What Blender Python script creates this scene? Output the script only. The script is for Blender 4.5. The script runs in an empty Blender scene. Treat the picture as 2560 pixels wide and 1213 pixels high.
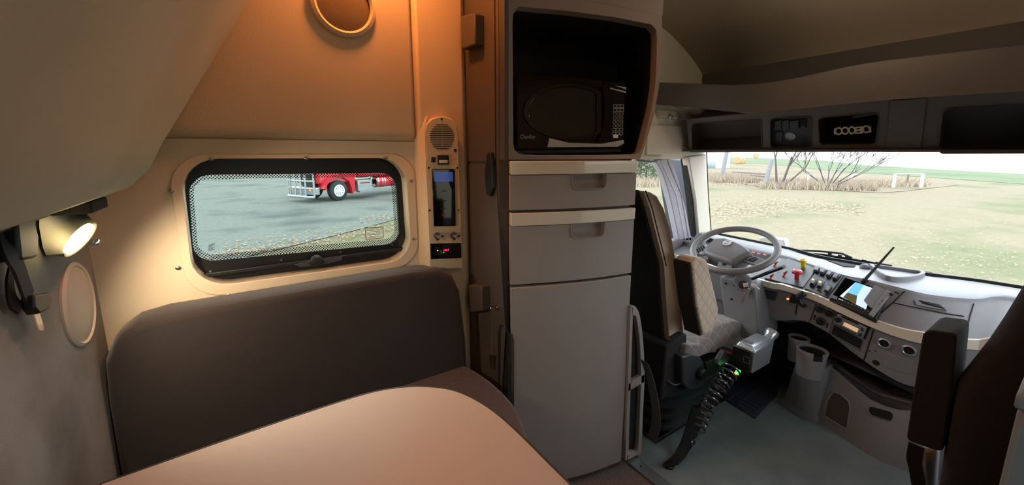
import bpy, bmesh, math, random
from mathutils import Vector, Matrix
random.seed(7)
D = bpy.data; SC = bpy.context.scene; COL = SC.collection
PI = math.pi
# ---------------------------------------------------------------- camera
CAM = Vector((0, 0, 1.31)); FPX = 1000.0; PCX, PCY = 1280.0, 556.0
PITCH = math.radians(10); AZ = math.radians(56.3)
cd = D.cameras.new('camera'); cam = D.objects.new('camera', cd); COL.objects.link(cam)
cam.location = CAM; cam.rotation_euler = (PI/2-PITCH, 0, AZ-PI/2)
cd.sensor_width = 36; cd.lens = 36*FPX/2560; cd.shift_y = -(606.5-PCY)/2560; cd.clip_start = .01; cd.clip_end = 6000
SC.camera = cam
SC.view_settings.view_transform = 'Standard'; SC.view_settings.look = 'None'
SC.view_settings.gamma = 1; SC.view_settings.use_curve_mapping = False
SC.view_settings.exposure = 1.0
# ---------------------------------------------------------------- sky and sun
w = D.worlds.new('world'); SC.world = w; w.use_nodes = True
bg = w.node_tree.nodes['Background']; bg.inputs[0].default_value = (.82, .91, 1, 1); bg.inputs[1].default_value = 2.45
sl = D.lights.new('sun', 'SUN'); sl.energy = .5; sl.angle = math.radians(25); sl.color = (1, .93, .8)
so = D.objects.new('sun', sl); COL.objects.link(so); so.rotation_euler = (math.radians(50), 0, math.radians(-150))
# warm lamps of the sleeper and an added cab fill light (their housings are built further down)
def lamp(name, kind, loc, power, color, size=.1, rot=None, **k):
    l = D.lights.new(name, kind); l.energy = power; l.color = color
    if kind == 'AREA': l.size = size
    else: l.shadow_soft_size = size
    for a, b in k.items(): setattr(l, a, b)
    o = D.objects.new(name, l); COL.objects.link(o); o.location = loc
    if rot is not None: o.rotation_euler = Vector(rot).to_track_quat('-Z', 'Y').to_euler()
    return o
CEIL_L = [(.34, 1.12, 2.17), (.30, -.1, 2.17)]
lamp('ceiling_light_warm', 'AREA', (.38, 1.24, 2.08), 3.2, (1, .31, .075), .10, (0.0, .15, -1))
lamp('ceiling_light_warm_b', 'AREA', (.45, -.1, 2.16), 1.0, (1, .72, .50), .25, (0.05, .1, -1))
lamp('cab_fill_light', 'POINT', (1.55, .55, 1.80), 1.3, (1, .80, .58), .05)  # fill light added to brighten the cab roof lining, no visible source

# ---------------------------------------------------------------- pixel rays -> points on real planes
def ray(px, py):
    x = (px-PCX)/FPX; y = (PCY-py)/FPX
    f = math.cos(PITCH)+math.sin(PITCH)*y; u = y*math.cos(PITCH)-math.sin(PITCH)
    return Vector((f*math.cos(AZ)+x*math.sin(AZ), f*math.sin(AZ)-x*math.cos(AZ), u))
def W(px, py, ax, v):
    r = ray(px, py); k = 'XYZ'.index(ax); return CAM+r*((v-CAM[k])/r[k])
class Pl:
    """a real plane; P(px,py,d) = point of it, d metres off it towards the room"""
    def __init__(s, p0, n):
        s.p0 = Vector(p0); s.n = Vector(n).normalized()
        if s.n.dot(CAM-s.p0) < 0: s.n = -s.n
    def __call__(s, px, py, d=0):
        r = ray(px, py); return CAM+r*((s.p0-CAM).dot(s.n)/r.dot(s.n))+s.n*d
    def poly(s, pts, d=0): return [s(x, y, d) for x, y in pts]
def P3(a, b, c): a, b, c = map(Vector, (a, b, c)); return Pl(a, (b-a).cross(c-a))

# ---------------------------------------------------------------- materials
def lin(c):
    c = c/255; return c/12.92 if c <= .04045 else ((c+.055)/1.055)**2.4
def rgb(t): return (lin(t[0]), lin(t[1]), lin(t[2]), 1)
def mat(name, col, rough=.6, metal=0, bump=0, bscale=400, col2=None, nscale=6, spec=.5, emit=None, estr=0, coat=0, sheen=0):
    m = D.materials.new(name); m.use_nodes = True; nt = m.node_tree; N = nt.nodes; L = nt.links
    b = N['Principled BSDF']; b.inputs['Base Color'].default_value = rgb(col)
    b.inputs['Roughness'].default_value = rough; b.inputs['Metallic'].default_value = metal
    b.inputs['Specular IOR Level'].default_value = spec; b.inputs['Coat Weight'].default_value = coat
    if sheen: b.inputs['Sheen Weight'].default_value = sheen
    tc = N.new('ShaderNodeTexCoord')
    if col2:
        n = N.new('ShaderNodeTexNoise'); n.inputs['Scale'].default_value = nscale; n.inputs['Detail'].default_value = 6
        r = N.new('ShaderNodeMix'); r.data_type = 'RGBA'; r.inputs[6].default_value = rgb(col); r.inputs[7].default_value = rgb(col2)
        cr = N.new('ShaderNodeMapRange'); cr.inputs[1].default_value = .35; cr.inputs[2].default_value = .65
        L.new(tc.outputs['Object'], n.inputs['Vector']); L.new(n.outputs[0], cr.inputs[0]); L.new(cr.outputs[0], r.inputs[0]); L.new(r.outputs[2], b.inputs['Base Color'])
    if bump:
        n = N.new('ShaderNodeTexNoise'); n.inputs['Scale'].default_value = bscale; n.inputs['Detail'].default_value = 3
        bp = N.new('ShaderNodeBump'); bp.inputs['Strength'].default_value = bump; bp.inputs['Distance'].default_value = .002
        L.new(tc.outputs['Object'], n.inputs['Vector']); L.new(n.outputs[0], bp.inputs['Height']); L.new(bp.outputs[0], b.inputs['Normal'])
    if emit:
        b.inputs['Emission Color'].default_value = rgb(emit); b.inputs['Emission Strength'].default_value = estr
    return m
def glassmat(name, tint=(1, 1, 1), refl=.06):
    m = D.materials.new(name); m.use_nodes = True; nt = m.node_tree; N = nt.nodes; L = nt.links
    N.remove(N['Principled BSDF']); o = N['Material Output']
    t = N.new('ShaderNodeBsdfTransparent'); t.inputs[0].default_value = (*tint, 1)
    g = N.new('ShaderNodeBsdfGlossy'); g.inputs['Roughness'].default_value = .02
    lw = N.new('ShaderNodeFresnel'); ge = N.new('ShaderNodeNewGeometry'); mr = N.new('ShaderNodeMapRange'); mr.inputs[3].default_value = 1.3; mr.inputs[4].default_value = 1/1.3
    L.new(ge.outputs['Backfacing'], mr.inputs[0]); L.new(mr.outputs[0], lw.inputs[0])
    mx = N.new('ShaderNodeMixShader'); L.new(lw.outputs[0], mx.inputs[0]); L.new(t.outputs[0], mx.inputs[1]); L.new(g.outputs[0], mx.inputs[2]); L.new(mx.outputs[0], o.inputs[0])
    return m
def dotmat(name, col, period, r):
    m = D.materials.new(name); m.use_nodes = True; nt = m.node_tree; N = nt.nodes; L = nt.links
    b = N['Principled BSDF']; b.inputs['Base Color'].default_value = rgb(col); o = N['Material Output']
    tc = N.new('ShaderNodeTexCoord'); mp = N.new('ShaderNodeMapping'); mp.inputs['Scale'].default_value = (1/period,)*3; mp.inputs['Rotation'].default_value = (0, math.radians(45), 0)
    fr = N.new('ShaderNodeVectorMath'); fr.operation = 'FRACTION'; sb = N.new('ShaderNodeVectorMath'); sb.operation = 'SUBTRACT'; sb.inputs[1].default_value = (.5, .5, .5)
    mu = N.new('ShaderNodeVectorMath'); mu.operation = 'MULTIPLY'; mu.inputs[1].default_value = (1, 0, 1)
    ln = N.new('ShaderNodeVectorMath'); ln.operation = 'LENGTH'; lt = N.new('ShaderNodeMath'); lt.operation = 'LESS_THAN'; lt.inputs[1].default_value = r
    t = N.new('ShaderNodeBsdfTransparent'); mx = N.new('ShaderNodeMixShader')
    L.new(tc.outputs['Object'], mp.inputs[0]); L.new(mp.outputs[0], fr.inputs[0]); L.new(fr.outputs[0], sb.inputs[0]); L.new(sb.outputs[0], mu.inputs[0]); L.new(mu.outputs[0], ln.inputs[0]); L.new(ln.outputs['Value'], lt.inputs[0])
    L.new(lt.outputs[0], mx.inputs[0]); L.new(t.outputs[0], mx.inputs[1]); L.new(b.outputs[0], mx.inputs[2]); L.new(mx.outputs[0], o.inputs[0])
    return m
def quiltmat(name, col, line, period=.045):
    """cloth with a diamond quilting stitched into it (bump + a slightly darker thread)"""
    m = mat(name, col, .9, bump=0, sheen=.3); nt = m.node_tree; N = nt.nodes; L = nt.links; b = N['Principled BSDF']
    tc = N['Texture Coordinate']; sp = N.new('ShaderNodeSeparateXYZ'); L.new(tc.outputs['Object'], sp.inputs[0])
    def M(op, a, c=None):
        n = N.new('ShaderNodeMath'); n.operation = op
        for i, v in enumerate((a, c)):
            if v is None: continue
            if isinstance(v, (int, float)): n.inputs[i].default_value = v
            else: L.new(v, n.inputs[i])
        return n.outputs[0]
    hy = M('ADD', sp.outputs[2], M('MULTIPLY', sp.outputs[1], .9))
    a = M('PINGPONG', M('ADD', sp.outputs[0], hy), period/2); c = M('PINGPONG', M('SUBTRACT', sp.outputs[0], hy), period/2)
    h = M('MINIMUM', a, c); f = M('LESS_THAN', h, period*.045)
    mr = N.new('ShaderNodeMix'); mr.data_type = 'RGBA'; mr.inputs[6].default_value = rgb(col); mr.inputs[7].default_value = rgb(line); L.new(f, mr.inputs[0]); L.new(mr.outputs[2], b.inputs['Base Color'])
    bp = N.new('ShaderNodeBump'); bp.inputs['Strength'].default_value = .25; bp.inputs['Distance'].default_value = .12; L.new(h, bp.inputs['Height']); L.new(bp.outputs[0], b.inputs['Normal'])
    return m
M = dict(
 wall=mat('beige_wall_vinyl', (205, 187, 160), .65, bump=.15, bscale=500),
 wallpad=mat('beige_padded_wall', (200, 178, 148), .7, bump=.2, bscale=300),
 rear=mat('grey_rear_wall_carpet', (140, 142, 138), .95, bump=.5, bscale=300, col2=(112, 110, 104), nscale=5),
 bunk=mat('beige_bunk_fabric', (188, 191, 178), .9, bump=.12, bscale=900, col2=(176, 178, 164), nscale=3),
 plastic=mat('taupe_grey_plastic', (148, 136, 130), .5, bump=.35, bscale=900),
 plasticd=mat('dark_taupe_plastic', (74, 64, 58), .55, bump=.35, bscale=900),
 cream=mat('glossy_cream_plastic', (214, 202, 184), .18, coat=.5),
 creamm=mat('matt_cream_plastic', (205, 192, 172), .5),
 brown=mat('dark_brown_bench_cloth', (43, 33, 31), .92, bump=.4, bscale=600, col2=(39, 30, 28), nscale=30, sheen=.3),
 brownq=quiltmat('brown_quilted_seat_cloth', (66, 45, 40), (55, 38, 34), .06),
 table=mat('beige_laminate', (198, 188, 182), .45, bump=.1, bscale=900),
 edge=mat('dark_grey_edge_banding', (62, 62, 58), .4),
 black=mat('black_plastic', (16, 16, 17), .45), blackg=mat('gloss_black', (8, 8, 9), .06, coat=.6),
 void=mat('dark_recess_lining', (12, 11, 11), .85),
 rubber=mat('black_rubber', (38, 42, 48), .42, bump=.3), frit=mat('black_window_frame', (12, 12, 13), .35),
 chrome=mat('chrome', (225, 225, 228), .08, metal=1), silver=mat('silver_paint', (178, 182, 188), .3, metal=.7),
 steel=mat('brushed_steel', (170, 165, 158), .3, metal=1), alu=mat('aluminium_strip', (165, 178, 182), .35, metal=.8),
 dash=mat('warm_grey_dash_plastic', (124, 122, 125), .5, bump=.3, bscale=700),
 dasht=mat('grey_dash_top', (142, 143, 150), .38, bump=.3, bscale=700),
 panel=mat('charcoal_panel', (52, 52, 58), .4, bump=.2), head=mat('brown_grey_headliner_plastic', (88, 80, 75), .6, bump=.3, bscale=500),
 ceil=mat('beige_headliner', (186, 172, 152), .9, bump=.3, bscale=300), trimw=mat('light_beige_trim', (222, 216, 200), .5),
 floor=mat('grey_green_floor_vinyl', (122, 134, 137), .36, bump=.5, bscale=260, col2=(110, 122, 126), nscale=9),
 carpet=mat('grey_carpet', (112, 102, 98), .98, bump=1, bscale=350, col2=(84, 76, 74), nscale=160),
 mat_=mat('navy_black_rubber_mat', (58, 61, 78), .4), seatd=mat('charcoal_seat_cloth', (28, 24, 24), .9, bump=.4, bscale=500),
 seatl=mat('tan_seat_side_cloth', (170, 148, 128), .9, bump=.4, bscale=500, sheen=.3),
 quilt=quiltmat('tan_quilted_cloth', (190, 168, 146), (160, 138, 118), .06), quiltg=quiltmat('grey_quilted_cloth', (122, 112, 108), (150, 140, 132), .07),
 lav=mat('grey_lavender_door_frame', (168, 162, 176), .45), mirror=mat('navy_mirror_housing', (44, 50, 66), .35),
 glass=glassmat('clear_glass', (.96, .97, .96)), tint=glassmat('green_tinted_glass', (.73, .78, .735)),
 red=mat('red_plastic', (196, 40, 52), .3), yellow=mat('yellow_plastic', (226, 196, 40), .35), orange=mat('amber_lens', (230, 140, 40), .3, emit=(255, 150, 30), estr=1.2),
 ledred=mat('red_led', (120, 5, 20), .4, emit=(255, 15, 60), estr=4), ledgreen=mat('green_led', (10, 120, 30), .4, emit=(30, 255, 90), estr=3),
 ledamber=mat('amber_led', (120, 90, 10), .4, emit=(255, 190, 60), estr=3), ledblue=mat('dim_blue_screen', (10, 14, 34), .2, emit=(60, 80, 150), estr=.25),
 lens=mat('glowing_lamp_lens', (255, 240, 210), .3, emit=(255, 220, 165), estr=2.6), white=mat('white_plastic', (232, 232, 226), .5),
 dot=dotmat('frit_dots', (10, 10, 11), .006, .36), label=mat('red_print', (150, 40, 34), .6), ink=mat('black_print', (20, 20, 20), .6),
 greyprint=mat('grey_print', (150, 150, 150), .5), lcd=mat('amber_lcd', (232, 196, 150), .35, emit=(240, 200, 150), estr=.25),
 strap=mat('charcoal_webbing', (40, 46, 54), .8, bump=.6, bscale=200), strapk=mat('black_webbing', (20, 19, 21), .85, bump=.5, bscale=200),
 hgrey=mat('speaker_mesh', (188, 182, 166), .7, bump=1, bscale=700), closet=mat('blue_grey_panel', (122, 138, 150), .6, bump=.2),
)

# ---------------------------------------------------------------- mesh building
class MB:
    def __init__(s): s.v = []; s.f = []; s.mi = []; s.cur = 0
    def add(s, vs, fs):
        k = len(s.v); s.v += [Vector(v) for v in vs]; s.f += [[i+k for i in f] for f in fs]; s.mi += [s.cur]*len(fs); return s
    def box(s, a, b):
        (x0, y0, z0), (x1, y1, z1) = a, b
        return s.hexa([(x0, y0, z0), (x1, y0, z0), (x1, y1, z0), (x0, y1, z0)], [(x0, y0, z1), (x1, y0, z1), (x1, y1, z1), (x0, y1, z1)])
    def hexa(s, lo, hi): return s.add(list(lo)+list(hi), [(3, 2, 1, 0), (4, 5, 6, 7), (0, 1, 5, 4), (1, 2, 6, 5), (2, 3, 7, 6), (3, 0, 4, 7)])
    def prism(s, pts, vec):
        n = len(pts); vec = Vector(vec); pts = [Vector(p) for p in pts]
        return s.add(pts+[p+vec for p in pts], [list(range(n))[::-1], list(range(n, 2*n))]+[(i, (i+1) % n, n+(i+1) % n, n+i) for i in range(n)])
    def loft(s, loops, caps=True, closed=True):
        n = len(loops[0]); vs = [p for l in loops for p in l]; fs = []
        for k in range(len(loops)-1):
            for i in range(n if closed else n-1): fs.append((k*n+i, k*n+(i+1) % n, (k+1)*n+(i+1) % n, (k+1)*n+i))
        if caps and closed: fs += [list(range(n))[::-1], list(range((len(loops)-1)*n, len(loops)*n))]
        return s.add(vs, fs)
    def plate(s, outer, inner, vec):
        """plate with a hole: outer and inner loops of the same length, thickness vec"""
        n = len(outer); vec = Vector(vec); a = [Vector(p) for p in outer]; b = [Vector(p) for p in inner]
        vs = a+b+[p+vec for p in a]+[p+vec for p in b]; fs = []
        for i in range(n):
            j = (i+1) % n; fs += [(i, j, n+j, n+i), (2*n+j, 2*n+i, 3*n+i, 3*n+j), (n+i, n+j, 3*n+j, 3*n+i), (j, i, 2*n+i, 2*n+j)]
        return s.add(vs, fs)
    def tube(s, pts, r, n=8, closed=False, flat=None):
        pts = [Vector(p) for p in pts]; m = len(pts); loops = []; up = None
        for i, p in enumerate(pts):
            if closed: t = pts[(i+1) % m]-pts[i-1]
            else: t = pts[min(i+1, m-1)]-pts[max(i-1, 0)]
            t.normalize()
            if up is None:
                up = Vector((0, 0, 1)) if abs(t.z) < .9 else Vector((1, 0, 0))
            x = t.cross(up); x.normalize(); up = x.cross(t); up.normalize()
            rr = r[i] if isinstance(r, (list, tuple)) else r
            loops.append([p+(x*math.cos(a)+up*math.sin(a)*(flat or 1))*rr for a in [2*PI*k/n for k in range(n)]])
        if closed: loops.append(loops[0])
        return s.loft(loops, caps=not closed)
    def strap(s, pts, wvec, th, ws=None):
        """flat webbing: centre line, width vector(s), thickness"""
        loops = []; pts = [Vector(p) for p in pts]
        for i, p in enumerate(pts):
            wv = Vector(wvec[i] if isinstance(wvec, list) else wvec); t = (pts[min(i+1, len(pts)-1)]-pts[max(i-1, 0)]).normalized(); nn = t.cross(wv).normalized()*th/2
            loops.append([p-wv-nn, p+wv-nn, p+wv+nn, p-wv+nn])
        return s.loft(loops)
    def lathe(s, prof, o, ax, n=32, sx=1, ref=None, caps=True):
        o = Vector(o); ax = Vector(ax).normalized(); u = ax.orthogonal().normalized()
        if ref is not None: u = (Vector(ref)-ax*Vector(ref).dot(ax)).normalized()
        v = ax.cross(u); loops = [[o+ax*h+(u*math.cos(a)*sx+v*math.sin(a))*max(r, 1e-5) for a in [2*PI*k/n for k in range(n)]] for r, h in prof]
        return s.loft(loops, caps=caps)
    def grid(s, rows):
        return s.loft(rows, caps=False, closed=False)
ORG = {}
def O(name, mb, m, parent=None, label=None, cat=None, kind=None, group=None, bevel=0, seg=2, ang=35, flip=True, sub=0, solid=0):
    me = D.meshes.new(name); vs = mb.v
    lo = Vector([min(v[i] for v in vs) for i in range(3)]); hi = Vector([max(v[i] for v in vs) for i in range(3)]); c = (lo+hi)/2
    if parent is None: c.z = lo.z
    me.from_pydata([tuple(v-c) for v in vs], [], mb.f)
    ms = m if isinstance(m, (list, tuple)) else [m]
    for x in ms: me.materials.append(M[x] if isinstance(x, str) else x)
    if len(ms) > 1: me.polygons.foreach_set('material_index', mb.mi)
    if flip:
        bm = bmesh.new(); bm.from_mesh(me); bmesh.ops.recalc_face_normals(bm, faces=bm.faces); bm.to_mesh(me); bm.free()
    me.polygons.foreach_set('use_smooth', [True]*len(me.polygons)); me.set_sharp_from_angle(angle=math.radians(ang)); me.update()
    o = D.objects.new(name, me); COL.objects.link(o)
    po = ORG[parent.name] if parent else Vector((0, 0, 0)); o.parent = parent; o.location = c-po; ORG[o.name] = c
    if solid:
        sm = o.modifiers.new('thick', 'SOLIDIFY'); sm.thickness = solid; sm.offset = 0
    if bevel:
        b = o.modifiers.new('bevel', 'BEVEL'); b.width = bevel; b.segments = seg; b.limit_method = 'ANGLE'; b.angle_limit = math.radians(28)
    if sub: s2 = o.modifiers.new('sub', 'SUBSURF'); s2.levels = sub; s2.render_levels = sub
    tag(o, label, cat, kind, group); return o
def tag(o, label=None, cat=None, kind=None, group=None):
    if label: o['label'] = label
    if cat: o['category'] = cat
    if kind: o['kind'] = kind
    if group: o['group'] = group
    return o
def T(name, label, cat, loc, group=None, kind=None):
    o = D.objects.new(name, None); COL.objects.link(o); o.location = loc; ORG[o.name] = Vector(loc); o.empty_display_size = .05
    return tag(o, label, cat, kind, group)
def S(name, mb, m, **k): return O(name, mb, m, kind='structure', **k)
def rrect(w, h, r, n=6):
    """rounded rectangle, unit-square mapped loop 0..w,0..h"""
    out = []
    for cx, cy, a0 in ((w-r, r, -PI/2), (w-r, h-r, 0), (r, h-r, PI/2), (r, r, PI)):
        for k in range(n+1):
            a = a0+PI/2*k/n; out.append((cx+r*math.cos(a), cy+r*math.sin(a)))
    return out
def rq(q, r=.15, n=6, asp=None):
    """rounded quad through 4 corners TL,TR,BR,BL; r is a fraction of its height"""
    q = [Vector(p) for p in q]; w_ = ((q[1]-q[0]).length+(q[2]-q[3]).length)/2; h_ = ((q[3]-q[0]).length+(q[2]-q[1]).length)/2
    r = min(r*h_, w_*.499, h_*.499)
    return [(q[0]*(1-x/w_)+q[1]*(x/w_))*(1-y/h_)+(q[3]*(1-x/w_)+q[2]*(x/w_))*(y/h_) for x, y in rrect(w_, h_, r, n)]
def sq(q, like):
    """square-cornered loop with as many points as a rounded one (for plate)"""
    q = [Vector(p) for p in q]; n = like//4-1; out = []
    for c in (1, 2, 3, 0):
        out += [q[c].copy() for _ in range(n+1)]
    return out
def text(name, s, m, parent, p, right, up, size, th=.0004, label=None):
    cu = D.curves.new(name, 'FONT'); cu.body = s; cu.size = 1; cu.extrude = 0; cu.align_x = 'CENTER'; cu.align_y = 'CENTER'
    o = D.objects.new(name, cu); COL.objects.link(o); bpy.context.view_layer.update()
    me = D.meshes.new_from_object(o.evaluated_get(bpy.context.evaluated_depsgraph_get())); D.objects.remove(o); D.curves.remove(cu)
    r = Vector(right).normalized(); u = Vector(up); u = (u-r*u.dot(r)).normalized(); n = r.cross(u)
    if n.dot(CAM-Vector(p)) < 0: n = -n
    vs = [Vector(p)+r*v.co.x*size+u*v.co.y*size+n*th for v in me.vertices]; fs = [list(f.vertices) for f in me.polygons]
    D.meshes.remove(me); mb = MB(); mb.add(vs, fs); return O(name, mb, m, parent, flip=False, label=label)
def bez(pts, k=8):
    """Catmull-Rom through pts"""
    pts = [Vector(p) for p in pts]; e = [pts[0]*2-pts[1]]+pts+[pts[-1]*2-pts[-2]]; out = []
    for i in range(1, len(e)-2):
        a, b, c, d = e[i-1:i+3]
        for j in range(k):
            t = j/k; out.append(.5*((2*b)+(c-a)*t+(2*a-5*b+4*c-d)*t*t+(3*b-a-3*c+d)*t**3))
    return out+[pts[-1]]
def resamp(pts, n):
    pts = [Vector(p) for p in pts]; L = [0]
    for a, b in zip(pts, pts[1:]): L.append(L[-1]+(b-a).length)
    out = []; j = 0
    for i in range(n):
        t = L[-1]*i/(n-1)
        while j < len(pts)-2 and L[j+1] < t: j += 1
        f = (t-L[j])/max(L[j+1]-L[j], 1e-9); out.append(pts[j].lerp(pts[j+1], min(max(f, 0), 1)))
    return out
def V(*a): return Vector(a)
GZ = -1.19                       # ground level outside

# ================================================================ SETTING: shell
WY = 1.40
mb = MB().box((1.27, -.62, -.04), (2.75, 1.45, 0)); S('floor', mb, 'floor')
mb = MB().box((-.4, -.62, -.04), (1.27, 1.45, -.002)); S('floor', mb, 'carpet')
mb = MB().box((1.245, -.3, -.002), (1.30, .99, .006)); t = S('trim_1', mb, 'alu', bevel=.002)
for y in (.93, .62, .3, -.02): O('screw', MB().lathe([(.004, 0), (.004, .002), (0, .002)], (1.272, y, .006), (0, 0, 1), 10), 'ink', t)
S('wall_rear', MB().box((-.44, -.62, -.04), (-.34, 1.5, 2.3)), 'rear')
wo = [V(-.44, -.62, 2.3), V(1.3, -.62, 2.3), V(1.3, -.62, -.04), V(-.44, -.62, -.04)]; wh = rq([V(-.17, -.62, 1.30), V(.51, -.62, 1.30), V(.51, -.62, .90), V(-.17, -.62, .90)], .24)
S('wall_right', MB().plate(sq(wo, len(wh)), wh, (0, -.06, 0)), 'wall')
w4 = T('window_4', None, None, (.17, -.65, .9), kind='structure'); wi = [V(.17, 0, 1.1)+(p-V(.17, 0, 1.1))*.9 for p in wh]
O('window_gasket', MB().plate([p+V(0, -.03, 0) for p in wh], [p+V(0, -.03, 0) for p in wi], (0, .012, 0)), 'frit', w4); O('pane', MB().prism([p+V(0, -.028, 0) for p in wi], (0, .003, 0)), 'tint', w4)
# left wall: lower panel with the window hole, upper padded panel
PW = Pl((0, WY, 0), (0, 1, 0)); PG = Pl((0, 1.45, 0), (0, 1, 0))
hole = rq([PW(448, 397), PW(1012, 395), PW(1028, 648), PW(486, 722)], .24)
mb = MB(); q = [V(-.46, WY, 1.345), V(.72, WY, 1.345), V(.72, WY, -.04), V(-.46, WY, -.04)]
mb.plate(sq(q, len(hole)), hole, (0, .05, 0)); S('wall_left', mb, 'wall')
mb = MB().prism([V(-.46, 1.40, 1.348), V(-.46, 1.383, 1.356), V(-.46, 1.378, 1.38), V(-.46, 1.378, 2.3), V(-.46, 1.45, 2.3), V(-.46, 1.45, 1.348)], (.975, 0, 0))
S('wall_left', mb, 'wallpad', bevel=.012, seg=4)
S('wall_left', MB().box((-.46, 1.405, 1.33), (.72, 1.45, 1.36)), 'wallpad')
# pillar between the wall and the cabinet
mb = MB().prism([V(.515, 1.40, .3), V(.53, 1.375, .3), V(.70, 1.375, .3), V(.73, 1.40, .3), V(.73, 1.45, .3), V(.515, 1.45, .3)], (0, 0, 2.0)); S('trim_2', mb, 'wallpad', bevel=.006, seg=3)
# roof: sleeper + cab, profile along X extruded over the width
prof = [(-.44, 2.25), (.9, 2.25), (1.25, 2.2), (1.45, 2.05), (1.7, 2.02), (2.0, 1.95), (2.3, 1.80), (2.42, 1.66)]
prof = [(p.x, p.z) for p in bez([V(x, 0, z) for x, z in prof], 5)]
S('ceiling', MB().grid([[V(x, y, z) for x, z in prof] for y in (-.7, 0, .7, 1.46)]), 'ceil', solid=.02)

# window_1: emergency-exit side window
w1 = T('window_1', None, None, tuple(PG(740, 690)), kind='structure')
outer = rq([PW(414, 387), PW(1034, 384), PW(1047, 662), PW(470, 752)], .22); mb = MB().plate(outer, hole, (0, -.004, 0))
fl = O('window_frame', mb, 'wall', w1, bevel=.002)
for x, y in ((529, 397), (765, 395), (962, 395), (430, 477), (445, 669), (572, 737), (793, 702), (1027, 452), (1033, 597)):
    O('screw', MB().lathe([(.0055, 0), (.0055, .003), (.003, .0045), (0, .0045)], PW(x, y, .004), (0, -1, 0), 12), 'steel', fl)
blk_o = rq([PG(436, 380), PG(1026, 376), PG(1042, 668), PG(474, 730)], .25)
blk_m = rq([PG(459, 408), PG(996, 404), PG(1010, 640), PG(493, 702)], .2)
blk_i = rq([PG(470, 438), PG(988, 432), PG(1000, 608), PG(484, 657)], .2)
fr = O('window_gasket', MB().plate(blk_o, blk_i, (0, .012, 0)), 'frit', w1, bevel=.002)
O('window_reveal', MB().loft([hole, [p+V(0, .052, 0) for p in hole]], caps=False), 'trimw', w1)
O('pane', MB().prism([p+V(0, .008, 0) for p in blk_i], (0, .002, 0)), 'tint', w1)
dot_i = rq([PG(481, 449), PG(978, 442), PG(990, 596), PG(496, 641)], .17)
O('dotted_border', MB().plate([p+V(0, .006, 0) for p in blk_i], [p+V(0, .006, 0) for p in dot_i], (0, .0003, 0)), 'dot', w1)
O('sill_channel', MB().prism([PG(488, 684), PG(1006, 617), PG(1006, 624), PG(489, 694)], (0, -.018, 0)), 'black', w1, bevel=.002)
h = O('latch', MB().lathe([(.021, 0), (.021, .012), (.016, .018), (0, .02)], PG(789, 650, .016), (0, -1, 0), 24), 'black', w1, label='black round latch knob on the sill')
O('latch_blade', MB().prism([PG(733, 658, .018), PG(760, 651, .018), PG(845, 640, .018), PG(853, 636, .018), PG(851, 647, .018), PG(800, 660, .018), PG(750, 664, .018)], (0, -.006, 0)), 'panel', h, bevel=.001)
for x, y in ((526, 678), (703, 650), (850, 630), (980, 612)): O('screw', MB().lathe([(.003, 0), (.003, .002), (0, .002)], PG(x, y, .001), (0, -1, 0), 10), 'steel', fr)
# stickers on the glass
stp = Pl((0, 1.4565, 0), (0, 1, 0))
st = O('exit_sticker', MB().plate([stp(912, 570), stp(958, 567), stp(959, 596), stp(914, 600)], [stp(913.5, 571.5), stp(956.7, 568.7), stp(957.6, 594.8), stp(915.2, 598.4)], (0, -.0003, 0)), 'label', w1, label='red printed exit sticker')
R = stp(957, 568)-stp(913, 571); U = stp(935, 560)-stp(935, 590)
text('sticker_title', 'EMERGENCY EXIT', 'label', st, stp(935.5, 574.5), R, U, .0072)
text('sticker_title', 'EMERGENCY EXIT', 'label', st, stp(936.5, 594), R, U, .0072)
for i, s in enumerate(('In case of emergency', 'pull tabs and push out,', 'the bar will release', 'swing window out')): text('sticker_line', s, 'ink', st, stp(935.5, 578.7+3.9*i), R, U, .0046)
mk = O('glass_mark', MB().prism([stp(523, 612), stp(538, 608), stp(538, 609), stp(523, 613)], (0, -.0003, 0)), 'ink', w1)
for i in range(5): O('mark_line', MB().prism([stp(521, 614+i*3), stp(537-i % 2*4, 611+i*3), stp(537-i % 2*4, 612.3+i*3), stp(521, 615.3+i*3)], (0, -.0003, 0)), 'ink', mk)

# ================================================================ SLEEPER THINGS
# round speaker in the upper wall
c = W(858, 12, 'Y', 1.378)
t = T('round_speaker', 'round brown speaker in a beige rim high on the left wall above the window', 'speaker', tuple(c))
R1 = (W(938, 20, 'Y', 1.378)-c).length
O('speaker_rim', MB().lathe([(R1*.8, .0), (R1*.8, .012), (R1*.87, .018), (R1*.97, .014), (R1, .0)], c, (0, -1, 0), 48), 'wallpad', t)
O('speaker_grille', MB().lathe([(R1*.8, .004), (R1*.7, .008), (R1*.35, .012), (.0, .013)], c, (0, -1, 0), 48), mat('brown_speaker_cloth', (112, 92, 70), .9, bump=.8, bscale=900), t)

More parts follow.
